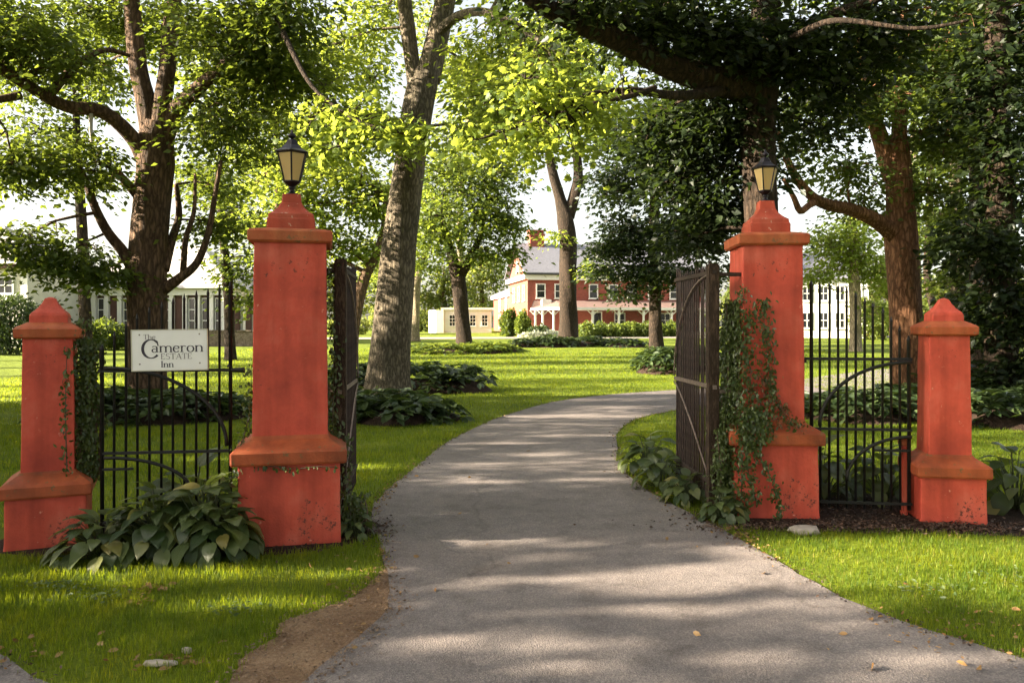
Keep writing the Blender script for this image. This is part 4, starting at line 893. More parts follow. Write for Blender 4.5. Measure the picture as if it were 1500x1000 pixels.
simple_tree('lawn_tree', 'dense dark broad-crowned tree hiding the right half of the brick house', 960, 46, [(961, 516, 0, 11), (960, 470, 0, 9), (960, 430, 0, 8.5), (959, 330, 0, 8), (958, 240, 0, 5), (958, 160, 0, 3)],
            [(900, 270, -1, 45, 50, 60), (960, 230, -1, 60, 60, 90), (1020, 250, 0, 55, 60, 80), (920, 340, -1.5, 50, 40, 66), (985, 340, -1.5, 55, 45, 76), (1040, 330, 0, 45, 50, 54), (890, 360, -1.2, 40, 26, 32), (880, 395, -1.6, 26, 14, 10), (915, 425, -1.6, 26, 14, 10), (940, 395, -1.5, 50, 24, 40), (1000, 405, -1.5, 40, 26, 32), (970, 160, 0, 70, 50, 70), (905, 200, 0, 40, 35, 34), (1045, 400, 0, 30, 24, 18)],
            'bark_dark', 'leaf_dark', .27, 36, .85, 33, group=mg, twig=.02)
simple_tree('lawn_tree', 'slim pale forked tree just right of the thick leaning trunk', 608, 62, [(607, 500, 0, 7.5), (609, 450, 0, 6), (611, 410, 0, 5.5), (618, 385, 0, 4), (632, 350, 0, 3), (640, 310, 0, 2)],
            [(600, 350, 0, 40, 34, 32), (640, 330, 0, 45, 40, 36), (590, 280, 0, 45, 50, 40), (560, 400, 1, 30, 30, 18)], 'bark_pale', 'leaf_bright', .36, 28, 1.1, 34, group=mg, extra=[[(611, 408, 0, 4.5), (603, 380, 0, 3.5), (594, 350, 0, 2.5)]], twig=.022)
simple_tree('lawn_tree', 'leaning tree whose crown fills the gap behind the left lantern', 520, 32, [(512, 540, 0, 10), (518, 480, 0, 9), (525, 440, 0, 9), (535, 405, 0, 8), (550, 375, 0, 6), (562, 330, 0, 4), (565, 280, 0, 3)],
            [(440, 300, -.5, 50, 50, 44), (500, 260, 0, 60, 50, 50), (470, 350, 0, 50, 40, 36), (540, 290, 0, 50, 60, 50), (400, 250, 0, 50, 60, 40), (520, 360, 0, 40, 30, 22), (430, 390, .5, 40, 30, 22), (380, 330, .5, 40, 50, 28)], 'bark_brown', 'leaf_bright', .23, 32, .7, 35, group=mg, twig=.016)
simple_tree('lawn_tree', 'pale slim trunk with a bright yellow-green crown behind the right fence', 1253, 45, [(1254, 528, 0, 9), (1253, 470, 0, 8), (1252, 420, 0, 8), (1250, 370, 0, 6), (1245, 320, 0, 3)],
            [(1220, 360, 0, 45, 35, 44), (1260, 370, 0, 45, 40, 50), (1200, 400, 0, 30, 20, 18), (1290, 400, 0, 35, 35, 32), (1240, 330, 0, 45, 25, 30), (1280, 450, 0, 25, 26, 14)], 'bark_pale', 'leaf_bright', .26, 30, .8, 36, group=mg, twig=.018)
simple_tree('lawn_tree', 'leafy tree left of the left lantern, over the pavilion end', 330, 36, [(338, 530, 0, 8), (336, 470, 0, 7), (332, 400, 0, 7), (325, 330, 0, 5), (320, 260, 0, 3)],
            [(350, 390, 0, 35, 35, 26), (340, 300, 0, 50, 50, 40), (290, 250, 0, 50, 50, 36), (380, 230, 0, 45, 50, 34), (365, 440, .5, 20, 26, 10)], 'bark_dark', 'leaf_mid', .24, 30, .7, 37, group=mg, twig=.016)



hg = 'taller trees filling the middle distance'
simple_tree('park_tree', 'tall leafy tree behind the big left tree, high at upper left', 120, 27, [(128, 560, 0, 9), (124, 430, 0, 8), (118, 300, 0, 7), (112, 180, 0, 5), (110, 60, 0, 3)],
            [(60, 190, 0, 60, 40, 26), (140, 130, 0, 60, 50, 30), (70, 60, 0, 90, 60, 44), (170, 40, 0, 70, 60, 36), (20, 120, 0, 50, 50, 24), (-20, 30, 0, 70, 80, 34)], 'bark_dark', 'leaf_mid', .2, 34, .62, 41, group=hg, twig=.014)
simple_tree('park_tree', 'tall yellow-green tree whose crown fills the sky behind the left lantern', 410, 40, [(412, 530, 0, 8), (411, 430, 0, 7), (408, 300, 0, 6), (405, 160, 0, 4), (404, 50, 0, 2)],
            [(350, 180, 0, 60, 60, 40), (430, 150, 0, 60, 60, 44), (490, 210, 0, 60, 60, 44), (380, 70, 0, 70, 60, 44), (470, 80, 0, 70, 60, 44), (300, 110, 0, 60, 60, 36), (540, 120, 0, 50, 60, 36), (440, 240, 0, 50, 40, 24)], 'bark_brown', 'leaf_bright', .26, 34, .85, 42, group=hg, twig=.018)
simple_tree('park_tree', 'pale green tree filling the sky just right of the leaning trunk top', 676, 70, [(681, 500, 0, 6), (676, 420, 0, 5), (674, 300, 0, 4), (688, 160, 0, 3)],
            [(660, 220, 0, 50, 50, 40), (720, 170, 0, 55, 55, 46), (680, 110, 0, 60, 50, 44), (750, 90, 0, 55, 60, 44), (640, 300, 0, 40, 50, 30), (800, 60, 0, 60, 60, 40), (640, 60, 0, 60, 60, 40)], 'bark_pale', 'leaf_bright', .4, 30, 1.25, 43, group=hg, twig=.03)
simple_tree('park_tree', 'tall tree high behind the reddish tree at right', 1330, 34, [(1345, 540, 0, 7), (1344, 430, 0, 6), (1340, 300, 0, 6), (1338, 150, 0, 4), (1336, 40, 0, 2)],
            [(1300, 140, 0, 50, 50, 30), (1380, 120, 0, 60, 60, 36), (1420, 220, 0, 50, 60, 30), (1350, 40, 0, 80, 60, 44), (1450, 60, 0, 60, 70, 36), (1390, 330, 0, 40, 40, 20)], 'bark_grey', 'leaf_mid', .24, 32, .75, 44, group=hg, twig=.016)

# unseen tree belt left of the picture, crowns shaped for sun and shade
def woodland(label, balls, k, size, seed, gaps=()):
    r = np.random.default_rng(seed); e = empty('woodland', (-15, 2, 0), 0, label, 'woodland', kind='stuff')
    Vs, Fs, n0 = [], [], 0; mb = MB()
    for (x, y, z, a, b_, h, f) in balls:
        ns = int(k*f); u = norm(r.normal(size=(ns, 3)))*r.random((ns, 1))**.4; c = np.array((x, y, z))+u*[a, b_, h]
        per = 16; C = np.repeat(c, per, 0); n = len(C); off = r.normal(size=(n, 3))*[.34, .34, .16]; p = C+off
        if gaps:                                             # leaves removed so sun streaks land on chosen ground spots
            k_ = p[:, 2]/sd.z; gx_ = p[:, 0]-k_*sd.x; gy_ = p[:, 1]-k_*sd.y; keep = np.ones(n, bool)
            for (cx_, cy_, rx_, ry_) in gaps: keep &= ((gx_-cx_)/(rx_+.16))**2+((gy_-cy_)/(ry_+.055))**2 > 1
            p, off = p[keep], off[keep]; n = len(p)
        V, Fc = leaf_cloud(p-[-15, 2, 0], off+r.normal(size=(n, 3))*.2, r.normal(size=(n, 3))*.6+[0, 0, .8], size*r.uniform(.6, 1.3, n), T_OVAL)
        Vs.append(V); Fs.append(Fc+n0); n0 += len(V)
        q = Vector((x+15, y-2, 0)); mb.tube([q, q+Vector((.1, .1, z*.5)), q+Vector((0, .2, z)), q+Vector((.1, .1, z+h*.7))], [.24, .19, .14, .04], 9)
        for i in range(8):
            c_ = Vector(c[i*3 % ns])-Vector((-15, 2, 0)); mb.tube([q+Vector((0, .1, z*.8)), (q+Vector((0, .1, z*.8))+c_)/2+Vector((0, 0, .2)), c_], [.07, .04, .015], 5)
    mobj('foliage', fast_mesh('foliage', np.concatenate(Vs), np.concatenate(Fs), M['leaf_mid']), e, kind='stuff')
    mb.build('trunks', M['bark_dark'], e, True, kind='stuff')
GAPS = [(1.08, 4.97, .75, .22), (2.2, 5.15, .9, .35), (.1, 3.95, .42, .13), (-.47, 3.86, .15, .05), (.09, 4.99, .35, .05), (-.05, 5.8, .55, .06), (-.6, 6.42, .5, .08), (-.77, 6.85, .4, .05), (.15, 7.24, .3, .05), (-.39, 7.56, .4, .05),
        (-.46, 8.14, .5, .08), (.85, 8.2, .35, .06), (.75, 6.66, .5, .06), (.9, 8.64, .3, .05), (-.24, 9.2, .5, .05), (.3, 9.9, .6, .07), (.0, 10.8, .7, .08), (1.0, 11.6, .6, .1), (.98, 14.15, 1.3, .25), (2.05, 15.7, 1.2, .25),
        (3.1, 5.3, 1.7, .70), (3.6, 4.6, .6, .12), (-1.78, 4.54, .9, .07), (-2.6, 4.9, .7, .05), (-1.4, 5.1, .6, .06), (-2.5, 5.15, .5, .07), (1.3, 4.45, .6, .06), (.6, 3.6, .7, .04), (-3.5, 9.6, 1.5, .12), (-1.8, 9.0, .5, .1)]  # ground spots for sun streaks; each one cuts an opening in the belt
WOOD = [(-14.5, -5.5, 4.6, 2.4, 2.4, 2.8, 1), (-16, -2.5, 4.6, 2.4, 2.0, 2.8, 1.1), (-14.8, .0, 4.6, 2.2, 1.7, 3.0, 1.5), (-15.2, 2.2, 4.0, 2.2, 1.6, 3.1, 1.7), (-15.4, 4.9, 5.8, 2.4, 2.0, 4.9, 3.4), (-16.2, 8.2, 4.9, 2.4, 1.9, 3.6, 1.9), (-17.5, 4.4, 7.8, 1.6, 1.2, 1.6, 1.3),  # last crown here added to shade the short right pillar
        (-15, 10.9, 4.8, 2.2, 2.0, 3.2, 1.3), (-16.4, 14.0, 4.6, 2.4, 2.0, 2.8, 1.1), (-17.5, 17.3, 4.8, 2.2, 2.0, 2.8, .9), (-19, 20.5, 5.2, 2.2, 1.8, 3.4, 1.3), (-21.8, 25, 5.6, 2.2, 1.8, 3.8, 1.4), (-25, 29.5, 6, 2.2, 1.9, 4.2, 1.5), (-28.5, 34.5, 6.4, 2.2, 2.0, 4.6, 1.5)] + [(-12.8-.5*(i % 2)-.12*i, 1.5+2.3*i, 2.4, 1.3, 1.6, 2.4, 1.3) for i in range(7)]  # low row at the end added to shade the left lawn
woodland('unseen leafy belt of trees left of the gateway, shaped to dapple the sun', WOOD, 250, .19, 5, GAPS)
woodland('unseen tall trees added over the street to block skylight at the gateway', [(-8, -5, 9.5, 4.5, 3.5, 2.6, 1), (-1, -7, 9, 4, 3.5, 3.2, 1), (6, -6, 9, 4, 3.5, 3.2, 1), (11, -1, 8.5, 3, 4, 3.4, 1), (12, 4, 8, 3, 3.5, 3.6, 1), (-5, 1, 10, 3.5, 3, 1.6, .8), (3, 0.5, 9.5, 4, 3, 1.6, .9)], 110, .42, 6)  # added out of view to hold back skylight from above and behind

# far trees behind the buildings, one by one
far = [(560, 118, 330, 60, 'yellow-green far tree showing between the leaning trunk and the left lantern'), (650, 122, 380, 62, 'bright far tree behind the white outbuilding'), (705, 128, 350, 50, 'pale far tree rising behind the rear wing of the brick house'),
       (460, 112, 360, 60, 'far tree behind the left gate leaf and left pillar'), (390, 108, 395, 55, 'far tree just left of the tall left pillar'), (1190, 105, 365, 50, 'far tree left of the white house roof'), (1300, 110, 370, 70, 'broad far tree above the right fence'), (1390, 100, 390, 60, 'far tree glimpsed between the slim stems at right'),
       (1470, 96, 400, 60, 'far tree behind the edge trunk at right'), (1090, 120, 400, 50, 'far tree hidden mostly by the ivy pillar'), (60, 120, 440, 50, 'low far tree over the pavilion and cottage at left'), (985, 130, 380, 70, 'far tree behind the right half of the brick house')]
for i, (px, Y, top, w, lab) in enumerate(far):
    h = (500-top)
    simple_tree('far_tree', lab, px, Y, [(px, 495, 0, 5), (px+2, 450, 0, 4), (px, 500-h*.55, 0, 3), (px, top+10, 0, 1)],
                [(px-w*.35, top+h*.45, 0, w*.5, h*.26, 34), (px+w*.35, top+h*.42, 1, w*.5, h*.26, 34), (px, top+h*.22, 0, w*.5, h*.24, 30), (px, top+h*.68, -1, w*.7, h*.22, 34)], 'bark_brown', 'leaf_far', .62, 26, 1.6, 50+i, group='far trees behind the buildings', flare=0, twig=.03)
print('leaves', nleaf)
#@@PLANTS
# ------------------------------------------------------------------ hostas with single leaves
def hosta_leaf_mesh(seed):
    r = random.Random(seed); V = []; Fc = []; rows = 8
    for i in range(rows+1):
        t = i/rows
        w = .40*(math.sin(math.pi*min(1, t*.98+.02)**.72))**.85*(1-.25*t)
        zc = .10*t-.34*t*t+r.uniform(-.006, .006)
        for k, f in enumerate((-1, -.5, 0, .5, 1)):
            V.append((t-.10*abs(f)*(1-t)**3, f*w, zc+.10*abs(f)*w*2-.02*(abs(f) == 1)+.015*math.sin(9*t+f*3)*abs(f)))
    for i in range(rows):
        for k in range(4): Fc.append((i*5+k, (i+1)*5+k, (i+1)*5+k+1, i*5+k+1))
    return pymesh('leaf', V, Fc, None, True)
HL = [hosta_leaf_mesh(i) for i in range(4)]
mh = leaf_mat('hosta_leaf', (0.025, 0.05, 0.014), (0.11, 0.14, 0.04), (0.20, 0.26, 0.04), 0.25, 0.36, 0.5)
# single leaves: vary by object, with pale ribs
N = mh.node_tree.nodes; L = mh.node_tree.links
oi = node(N, 'ShaderNodeObjectInfo')
for n_ in [n_ for n_ in N if n_.type == 'VALTORGB']: L.new(oi.outputs['Random'], n_.inputs[0])
tc = node(N, 'ShaderNodeTexCoord'); wv = node(N, 'ShaderNodeTexWave', Scale=9.0, Distortion=0.6); wv.bands_direction = 'Y'
L.new(tc.outputs['Object'], wv.inputs['Vector'])
bp = node(N, 'ShaderNodeBump', Strength=0.35, Distance=0.03); L.new(wv.outputs[0], bp.inputs['Height']); L.new(bp.outputs[0], N['Principled BSDF'].inputs['Normal'])
rv = [n_ for n_ in N if n_.type == 'VALTORGB'][0].color_ramp; rv.elements[1].position = .9; e_ = rv.elements.new(1.0); e_.color = (0.24, 0.20, 0.05, 1)
for me in HL: me.materials.append(mh)
def hosta(label, c, rad, h, n, size, seed, arc=(0, 360), group='hosta plants at the gateway', low=0.0):
    r = random.Random(seed); c = Vector((c[0], c[1], gz(c[0], c[1])))
    e = empty('hosta_plant', c, 0, label, 'plant', group); st = MB()
    for i in range(n):
        f = math.sqrt((i+.5)/n); a = R(arc[0]+(arc[1]-arc[0])*((i*.618) % 1))+r.uniform(-.2, .2)
        out = Vector((math.cos(a), math.sin(a), 0))
        p = out*(rad*f*r.uniform(.75, 1.0))+Vector((0, 0, h*(1-(.80-low)*f**1.8)*r.uniform(.85, 1.08)))
        p.z = max(p.z, .05)
        pitch = R(48*(1-f)-52*f+r.uniform(-16, 16)); yaw = a+r.uniform(-.45, .45)
        x = Vector((math.cos(yaw)*math.cos(pitch), math.sin(yaw)*math.cos(pitch), math.sin(pitch)))
        s_ = Vector((-math.sin(yaw), math.cos(yaw), 0)); roll = r.uniform(-.35, .35); z = x.cross(s_)
        s2 = s_*math.cos(roll)+z*math.sin(roll); z2 = x.cross(s2)
        o = bpy.data.objects.new('leaf', HL[r.randrange(4)]); col.objects.link(o); o.parent = e
        k = size*r.uniform(.75, 1.2)
        Mx = Matrix((x, s2, z2)).transposed().to_4x4(); Mx.translation = p
        o.matrix_local = Mx @ Matrix.Diagonal((k, k*r.uniform(.9, 1.15), k, 1))
        V, Fc = tube([Vector((out.x*.03, out.y*.03, 0)), p*.55+Vector((0, 0, p.z*.12)), p], [.006, .005, .0035], 4, False); st.add(V, Fc)
    st.build('stalks', M['stem'], e, True)
    return e
hosta('hosta with pale sunlit drooping leaves beside the short left pillar', (-2.84, 5.48), .38, .30, 84, .135, 1, low=-.05)
hosta('broad-leaved hosta under the sign, second from the short left pillar', (-2.50, 5.58), .38, .44, 84, .155, 2)
hosta('tall broad-leaved hosta in front of the middle of the left fence', (-2.18, 5.60), .36, .52, 84, .155, 3)
hosta('dark hosta against the base of the tall left pillar', (-2.02, 5.48), .26, .38, 56, .145, 4)
hosta('dark leafy hosta behind the left fence foot', (-2.55, 6.30), .40, .50, 36, .19, 5)
hosta('small hosta in shade at the driveway foot of the tall left pillar', (-1.22, 6.02), .16, .22, 26, .09, 6)
hosta('hosta with upright blue-green leaves behind the tip of the right gate leaf', (1.52, 8.75), .34, .42, 46, .17, 7)
hosta('low hosta at the drive edge beside the right gate leaf', (1.50, 7.85), .28, .32, 46, .14, 8)
hosta('bright small-leaved hosta below the right gate leaf', (1.60, 7.20), .24, .26, 44, .12, 9)
hosta('leafy plant at the drive-side foot of the ivy pillar', (1.76, 6.52), .20, .24, 44, .10, 10)
hosta('dark hosta low behind the right fence near the ivy pillar', (2.90, 7.35), .38, .50, 40, .18, 11)
hosta('dark hosta low behind the right fence near the short pillar', (3.45, 7.30), .36, .48, 40, .18, 12)
hosta('dark hosta in deep shade at the far right of the short right pillar', (4.45, 6.95), .40, .50, 44, .18, 13)

# ------------------------------------------------------------------ planted beds, shrubs, hedge
def dome_leaves(mounds, dens, size, tpl, r, up=.35, per=9):
    Ps, Ax, Nr = [], [], []
    for (x, y, rx, ry, h) in mounds:
        k = max(4, int(dens*math.pi*rx*ry))
        a = r.random(k)*2*math.pi; q = np.sqrt(r.random(k))
        cx_, cy_ = x+rx*q*np.cos(a), y+ry*q*np.sin(a)
        hz_ = h*np.sqrt(np.maximum(0, 1-q**3))*r.uniform(.75, 1.08, k)
        hz_ = np.maximum(hz_, size*.35)
        for j in range(per):
            b_ = r.random(k)*2*math.pi; fr = r.uniform(.1, 1, k)
            d = np.stack([np.cos(b_), np.sin(b_), up-.9*fr], -1)
            Ps.append(np.stack([cx_+np.cos(b_)*size*.5*fr, cy_+np.sin(b_)*size*.5*fr, ground_z(cx_, cy_)+hz_-size*.35*fr*fr], -1)); Ax.append(d)
            Nr.append(np.stack([np.cos(b_)*.4, np.sin(b_)*.4, np.ones(k)], -1)+r.normal(size=(k, 3))*.3)
    Ps, Ax, Nr = map(np.concatenate, (Ps, Ax, Nr)); Ps[:, 2] = np.maximum(Ps[:, 2], ground_z(Ps[:, 0], Ps[:, 1])+.02)
    return leaf_cloud(Ps, Ax, Nr, size*r.uniform(.7, 1.2, len(Ps)), tpl)
BEDS = []
def bed(name, label, mounds, dens, size, mat, cat='plants', seed=1, tpl=T_OVAL, per=9, part='foliage'):
    r = np.random.default_rng(seed); x, y = mounds[0][:2]; b0 = np.array([x, y, gz(x, y)])
    e = empty(name, tuple(b0), 0, label, cat)
    V, Fc = dome_leaves(mounds, dens, size, tpl, r, per=per)
    mobj(part, fast_mesh(part, V-b0, Fc, M[mat], True), e, kind='stuff')
    # dark soil mound underneath
    mb = MB()
    for (mx_, my_, rx, ry, h) in mounds:
        n = 18; V = []; Fc = []
        for j in range(5):
            f = 1-j/4.5
            for i in range(n):
                a = 2*math.pi*i/n; px_, py_ = mx_+rx*.92*f*math.cos(a), my_+ry*.92*f*math.sin(a)
                V.append((px_-b0[0], py_-b0[1], gz(px_, py_)-b0[2]+.003+h*.45*(1-f**3)))
        for j in range(4):
            for i in range(n): Fc.append((j*n+i, j*n+(i+1) % n, (j+1)*n+(i+1) % n, (j+1)*n+i))
        Fc.append(tuple(range(4*n, 5*n))); mb.add(V, Fc)
    mb.build('soil', M['mulch'], e, True); BEDS.extend(mounds)
    return e
bed('hosta_bed', 'dark hosta clump in front of the thick leaning trunk, nearest the drive', [(-1.95, 13.6, .80, .95, .50), (-2.75, 13.9, .8, .9, .5), (-1.35, 13.7, .5, .7, .36)], 26, .21, 'leaf_bed', seed=1)
bed('hosta_bed', 'long hosta bed behind the thick leaning trunk', [(-2.6, 19.8, 1.5, 1.2, .72), (-1.3, 19.9, .9, 1.0, .6), (-3.9, 19.4, 1.0, 1.2, .7)], 20, .23, 'leaf_bed', seed=2)
bed('hosta_bed', 'round hosta bed at the foot of the big tree behind the sign', [(-7.1, 13.8, 1.1, 1.3, .5), (-6.0, 13.9, 1.0, 1.2, .48), (-5.3, 14.1, .6, .9, .4), (-7.6, 14.6, .8, .9, .5)], 22, .21, 'leaf_bed', seed=3)
bed('hosta_bed', 'low bright hosta bed around the dark forked far tree', [(-3.4, 43, 1.7, 2.6, .5), (-1.6, 44, 1.6, 2.6, .55), (-5.0, 44, 1.2, 2.2, .45), (-.4, 45, .9, 1.6, .4)], 7, .34, 'leaf_hedge', seed=4)
bed('hosta_bed', 'dark low planting at the foot of the bare forked trunk', [(2.6, 52, 1.8, 2.2, .65), (5.0, 53, 1.9, 2.2, .65), (7.4, 52, 1.6, 2.0, .55), (.9, 52, 1.2, 1.8, .5)], 7, .34, 'leaf_bed', seed=5)
bed('hosta_bed', 'leafy bed beside the open right gate leaf, under the dense dark tree', [(5.3, 27.6, 1.0, 1.3, .85), (6.4, 28, 1.2, 1.4, .9)], 40, .24, 'leaf_bed', seed=6)
bed('hosta_bed', 'hosta bed behind the right iron fence at the reddish tree', [(6.1, 13.8, .85, 1.0, .52), (7.2, 14.2, .9, 1.0, .55), (5.6, 14.2, .6, .8, .4)], 34, .20, 'leaf_bed', seed=7)
bed('hosta_bed', 'shaded undergrowth under the wood trees at the right edge', [(8.2, 13.0, .9, .9, .55), (9.4, 13.4, 1.0, 1.0, .7), (9.0, 15.5, 1.4, 1.2, .8)], 34, .20, 'leaf_bed', seed=8)

def shell_leaves(c, rad, k, size, r, tpl, pw=1.0):
    u = norm(r.normal(size=(k, 3))); rr = r.random((k, 1))**.25
    lump = 1+.16*np.sin(5*u[:, :1]*pw+c[0])*np.cos(4*u[:, 1:2]*pw)+.10*np.sin(9*u[:, 2:3]*pw+c[1])
    pos = np.array(c)+u*rr*lump*np.array(rad); pos = pos[pos[:, 2] > gz(c[0], c[1])+.02]; u = u[:len(pos)]
    d = norm(pos-np.array(c))
    return leaf_cloud(pos, d*.7+r.normal(size=d.shape)*.5-[0, 0, .2], d+r.normal(size=d.shape)*.5+[0, 0, .4], size*r.uniform(.7, 1.25, len(pos)), tpl)
def shrub(name, label, balls, k, size, mat, cat='shrub', seed=1, group=None, stem=True):
    r = np.random.default_rng(seed); x, y = balls[0][0], balls[0][1]; b0 = np.array([x, y, gz(x, y)])
    e = empty(name, tuple(b0), 0, label, cat, group); Vs, Fs, n0 = [], [], 0
    tot = sum(b_[3]*b_[4]*b_[5] for b_ in balls)
    for b_ in balls:
        V, Fc = shell_leaves(b_[:3], b_[3:], int(k*b_[3]*b_[4]*b_[5]/tot)+20, size, r, T_OVAL); Vs.append(V-b0); Fs.append(Fc+n0); n0 += len(V)
    mobj('foliage', fast_mesh('foliage', np.concatenate(Vs), np.concatenate(Fs), M[mat]), e, kind='stuff')
    mb = MB()
    for b_ in balls:
        p = Vector(b_[:3])-Vector(b0)
        for i in range(4):
            a = i*1.6+b_[0]; mb.tube([Vector((p.x*.9, p.y*.9, -.05)), p*.6+Vector((.2*b_[3]*math.cos(a), .2*b_[4]*math.sin(a), 0)), p+Vector((.5*b_[3]*math.cos(a), .5*b_[4]*math.sin(a), .4*b_[5]))], [.05, .035, .012], 5)
    mb.build('stems', M['bark_brown'], e, True)
    return e
def gb(px, Y, top, wpx, squash=1.0):
    x = (px-750)/F_PX*Y; z0 = gz(x, Y); zt = CAM_H+(HOR-top)/F_PX*Y; h = (zt-z0)/2; w = wpx/2/F_PX*Y
    return (x, Y, z0+h*.95, w, w*squash, h)
shrub('clipped_evergreen', 'darker conical clipped evergreen left of the porch', [gb(746, 76, 453, 25)], 2600, .26, 'leaf_mid', seed=1, group='clipped evergreens by the porch')
shrub('clipped_evergreen', 'brighter conical clipped evergreen nearer the porch', [gb(766, 75, 456, 21)], 2400, .26, 'leaf_hedge', seed=2, group='clipped evergreens by the porch')
shrub('porch_hedge', 'low bright green hedge along the front of the porch', [gb(860+i*21, 73.5+i*.35, 472+(i % 3), 30) for i in range(7)], 7000, .26, 'leaf_hedge', 'hedge', 3)
shrub('white_flower_bush', 'pale flowering bush left of the bare forked trunk', [gb(786, 66, 485, 30), gb(808, 66, 484, 30), gb(770, 67, 488, 20)], 2400, .22, 'leaf_white', seed=4)
shrub('dark_bush', 'dark bush at the porch corner behind the pale flowers', [gb(783, 73, 478, 18), gb(795, 73, 476, 18)], 1200, .26, 'leaf_bed', seed=5)
shrub('pavilion_bush', 'dense green bush in front of the glazed pavilion', [gb(150, 47, 466, 70), gb(195, 47, 476, 50), gb(120, 46, 472, 40)], 5000, .20, 'leaf_mid', seed=6)
shrub('cottage_bush', 'large dark bush below the cottage window', [gb(15, 41, 425, 70), gb(55, 41, 440, 50), gb(-30, 41, 430, 70)], 7000, .20, 'leaf_bed', seed=7)
shrub('far_hedge', 'far bright hedge closing the lawn behind the left gate leaf', [gb(520-i*26, 84, 462+(i*7 % 9), 40) for i in range(7)], 5000, .36, 'leaf_far', 'hedge', 8)
shrub('far_hedge', 'far hedge closing the lawn right of the white house', [gb(1270+i*30, 66, 432+(i*11 % 17), 50) for i in range(8)], 6000, .36, 'leaf_far', 'hedge', 9)
shrub('far_hedge', 'far bright hedge behind the slim pale forked tree', [gb(560+i*22, 98, 440+(i*13 % 20), 40) for i in range(7)], 5000, .4, 'leaf_far', 'hedge', 10)

# ------------------------------------------------------------------ ivy
def ivy(label, paths, mass, size, seed, base, mat='leaf_ivy', red=False):
    """paths: (list of world points, spread, leaves per metre); mass: (x0,x1,y0,y1,z0,z1,n)"""
    r = np.random.default_rng(seed); e = empty('climbing_ivy', base, 0, label, 'ivy'); b0 = np.array(base)
    mb = MB(); Ps = []; Nr = []
    for pts, spread, dens, face in paths:
        q, _ = smooth_path(pts, [.01]*len(pts), .05); V, Fc = tube([Vector(p)-Vector(base) for p in q], [.006*(1-.7*i/len(q)) for i in range(len(q))], 5); mb.add(V, Fc)
        Q = np.array([tuple(p) for p in q]); Ln = sum((q[i+1]-q[i]).length for i in range(len(q)-1)); k = int(Ln*dens)
        j = r.integers(0, len(Q), k); f = np.array(face, float)
        tang = norm(np.cross(f, [0, 0, 1])); off = r.normal(size=(k, 1))*spread*tang+r.normal(size=(k, 1))*spread*.8*np.array([0, 0, 1])+np.abs(r.normal(size=(k, 1)))*.022*f
        Ps.append(Q[j]+off); Nr.append(np.repeat(f[None], k, 0))
    for (x0, x1, y0, y1, z0, z1, k, face) in mass:
        p = r.random((k, 3)); wob = .5+.5*np.sin(p[:, 2]*11+p[:, 1]*4)
        P_ = np.stack([x0+(x1-x0)*p[:, 0], y0+(y1-y0)*p[:, 1], z0+(z1-z0)*p[:, 2]], -1)
        c = np.array([(x0+x1)/2, (y0+y1)/2, 0]); P_[:, :2] = c[:2]+(P_[:, :2]-c[:2])*(.55+.55*wob)[:, None]
        Ps.append(P_); Nr.append(np.repeat(np.array(face, float)[None], k, 0))
        for i in range(5):
            x, y = x0+(x1-x0)*(.2+.15*i), y0+(y1-y0)*(.3+.1*i); mb.tube([Vector((x, y, z0))-Vector(base), Vector((x+.03, y, (z0+z1)/2))-Vector(base), Vector((x, y+.02, z0+(z1-z0)*.95))-Vector(base)], [.012, .009, .004], 5)
    mb.build('vine', M['vine'], e, True)
    Ps = np.concatenate(Ps); Nr = norm(np.concatenate(Nr))+r.normal(size=(len(Ps), 3))*.45
    ax = r.normal(size=(len(Ps), 3))*.6+[0, 0, -1.0]
    V, Fc = leaf_cloud(Ps-b0, ax, Nr, size*r.uniform(.6, 1.3, len(Ps)), T_OVAL)
    mobj('foliage', fast_mesh('foliage', V, Fc, M[mat]), e, kind='stuff')
F_ = (0, -1, 0); LF = (-1, -.4, 0)
ivy('green ivy climbing the drive side of the right tall pillar', [
    ([P(1085, 745, 6.55), P(1090, 640, 6.52), P(1100, 560, 6.62), P(1092, 500, 6.64), P(1100, 455, 6.64)], .04, 420, F_),
    ([P(1120, 640, 6.50), P(1128, 560, 6.63), P(1122, 500, 6.63), P(1118, 440, 6.64)], .034, 480, F_),
    ([P(1078, 640, 6.60), P(1082, 560, 6.68), P(1080, 470, 6.70), P(1090, 430, 6.68)], .05, 560, LF),
    ([P(1100, 650, 6.50), P(1125, 690, 6.53), P(1138, 730, 6.53), P(1140, 760, 6.53)], .026, 330, F_),
    ([P(1092, 660, 6.52), P(1098, 700, 6.53), P(1108, 735, 6.53)], .022, 260, F_),
    ([P(1128, 560, 6.63), P(1145, 600, 6.62), P(1160, 622, 6.50)], .03, 280, F_)],
    [(1.76, 1.99, 6.60, 7.10, .02, 1.05, 3800, LF), (1.82, 2.0, 6.66, 7.10, 1.05, 1.85, 2300, LF), (1.70, 1.90, 6.55, 6.85, .0, .75, 2200, LF), (1.9, 2.1, 6.50, 6.60, .62, .95, 700, F_)], .038, 1, (1.86, 6.8, 0))
ivy('reddish young ivy tendrils over the ledge of the right tall pillar', [([P(1110, 545, 6.62), P(1135, 585, 6.62), P(1165, 618, 6.52), P(1180, 624, 6.49)], .03, 150, F_), ([P(1098, 560, 6.62), P(1120, 600, 6.61), P(1150, 622, 6.5)], .03, 140, F_)], [], .038, 2, tuple(P(1150, 622, 6.5)), 'leaf_ivy_red')
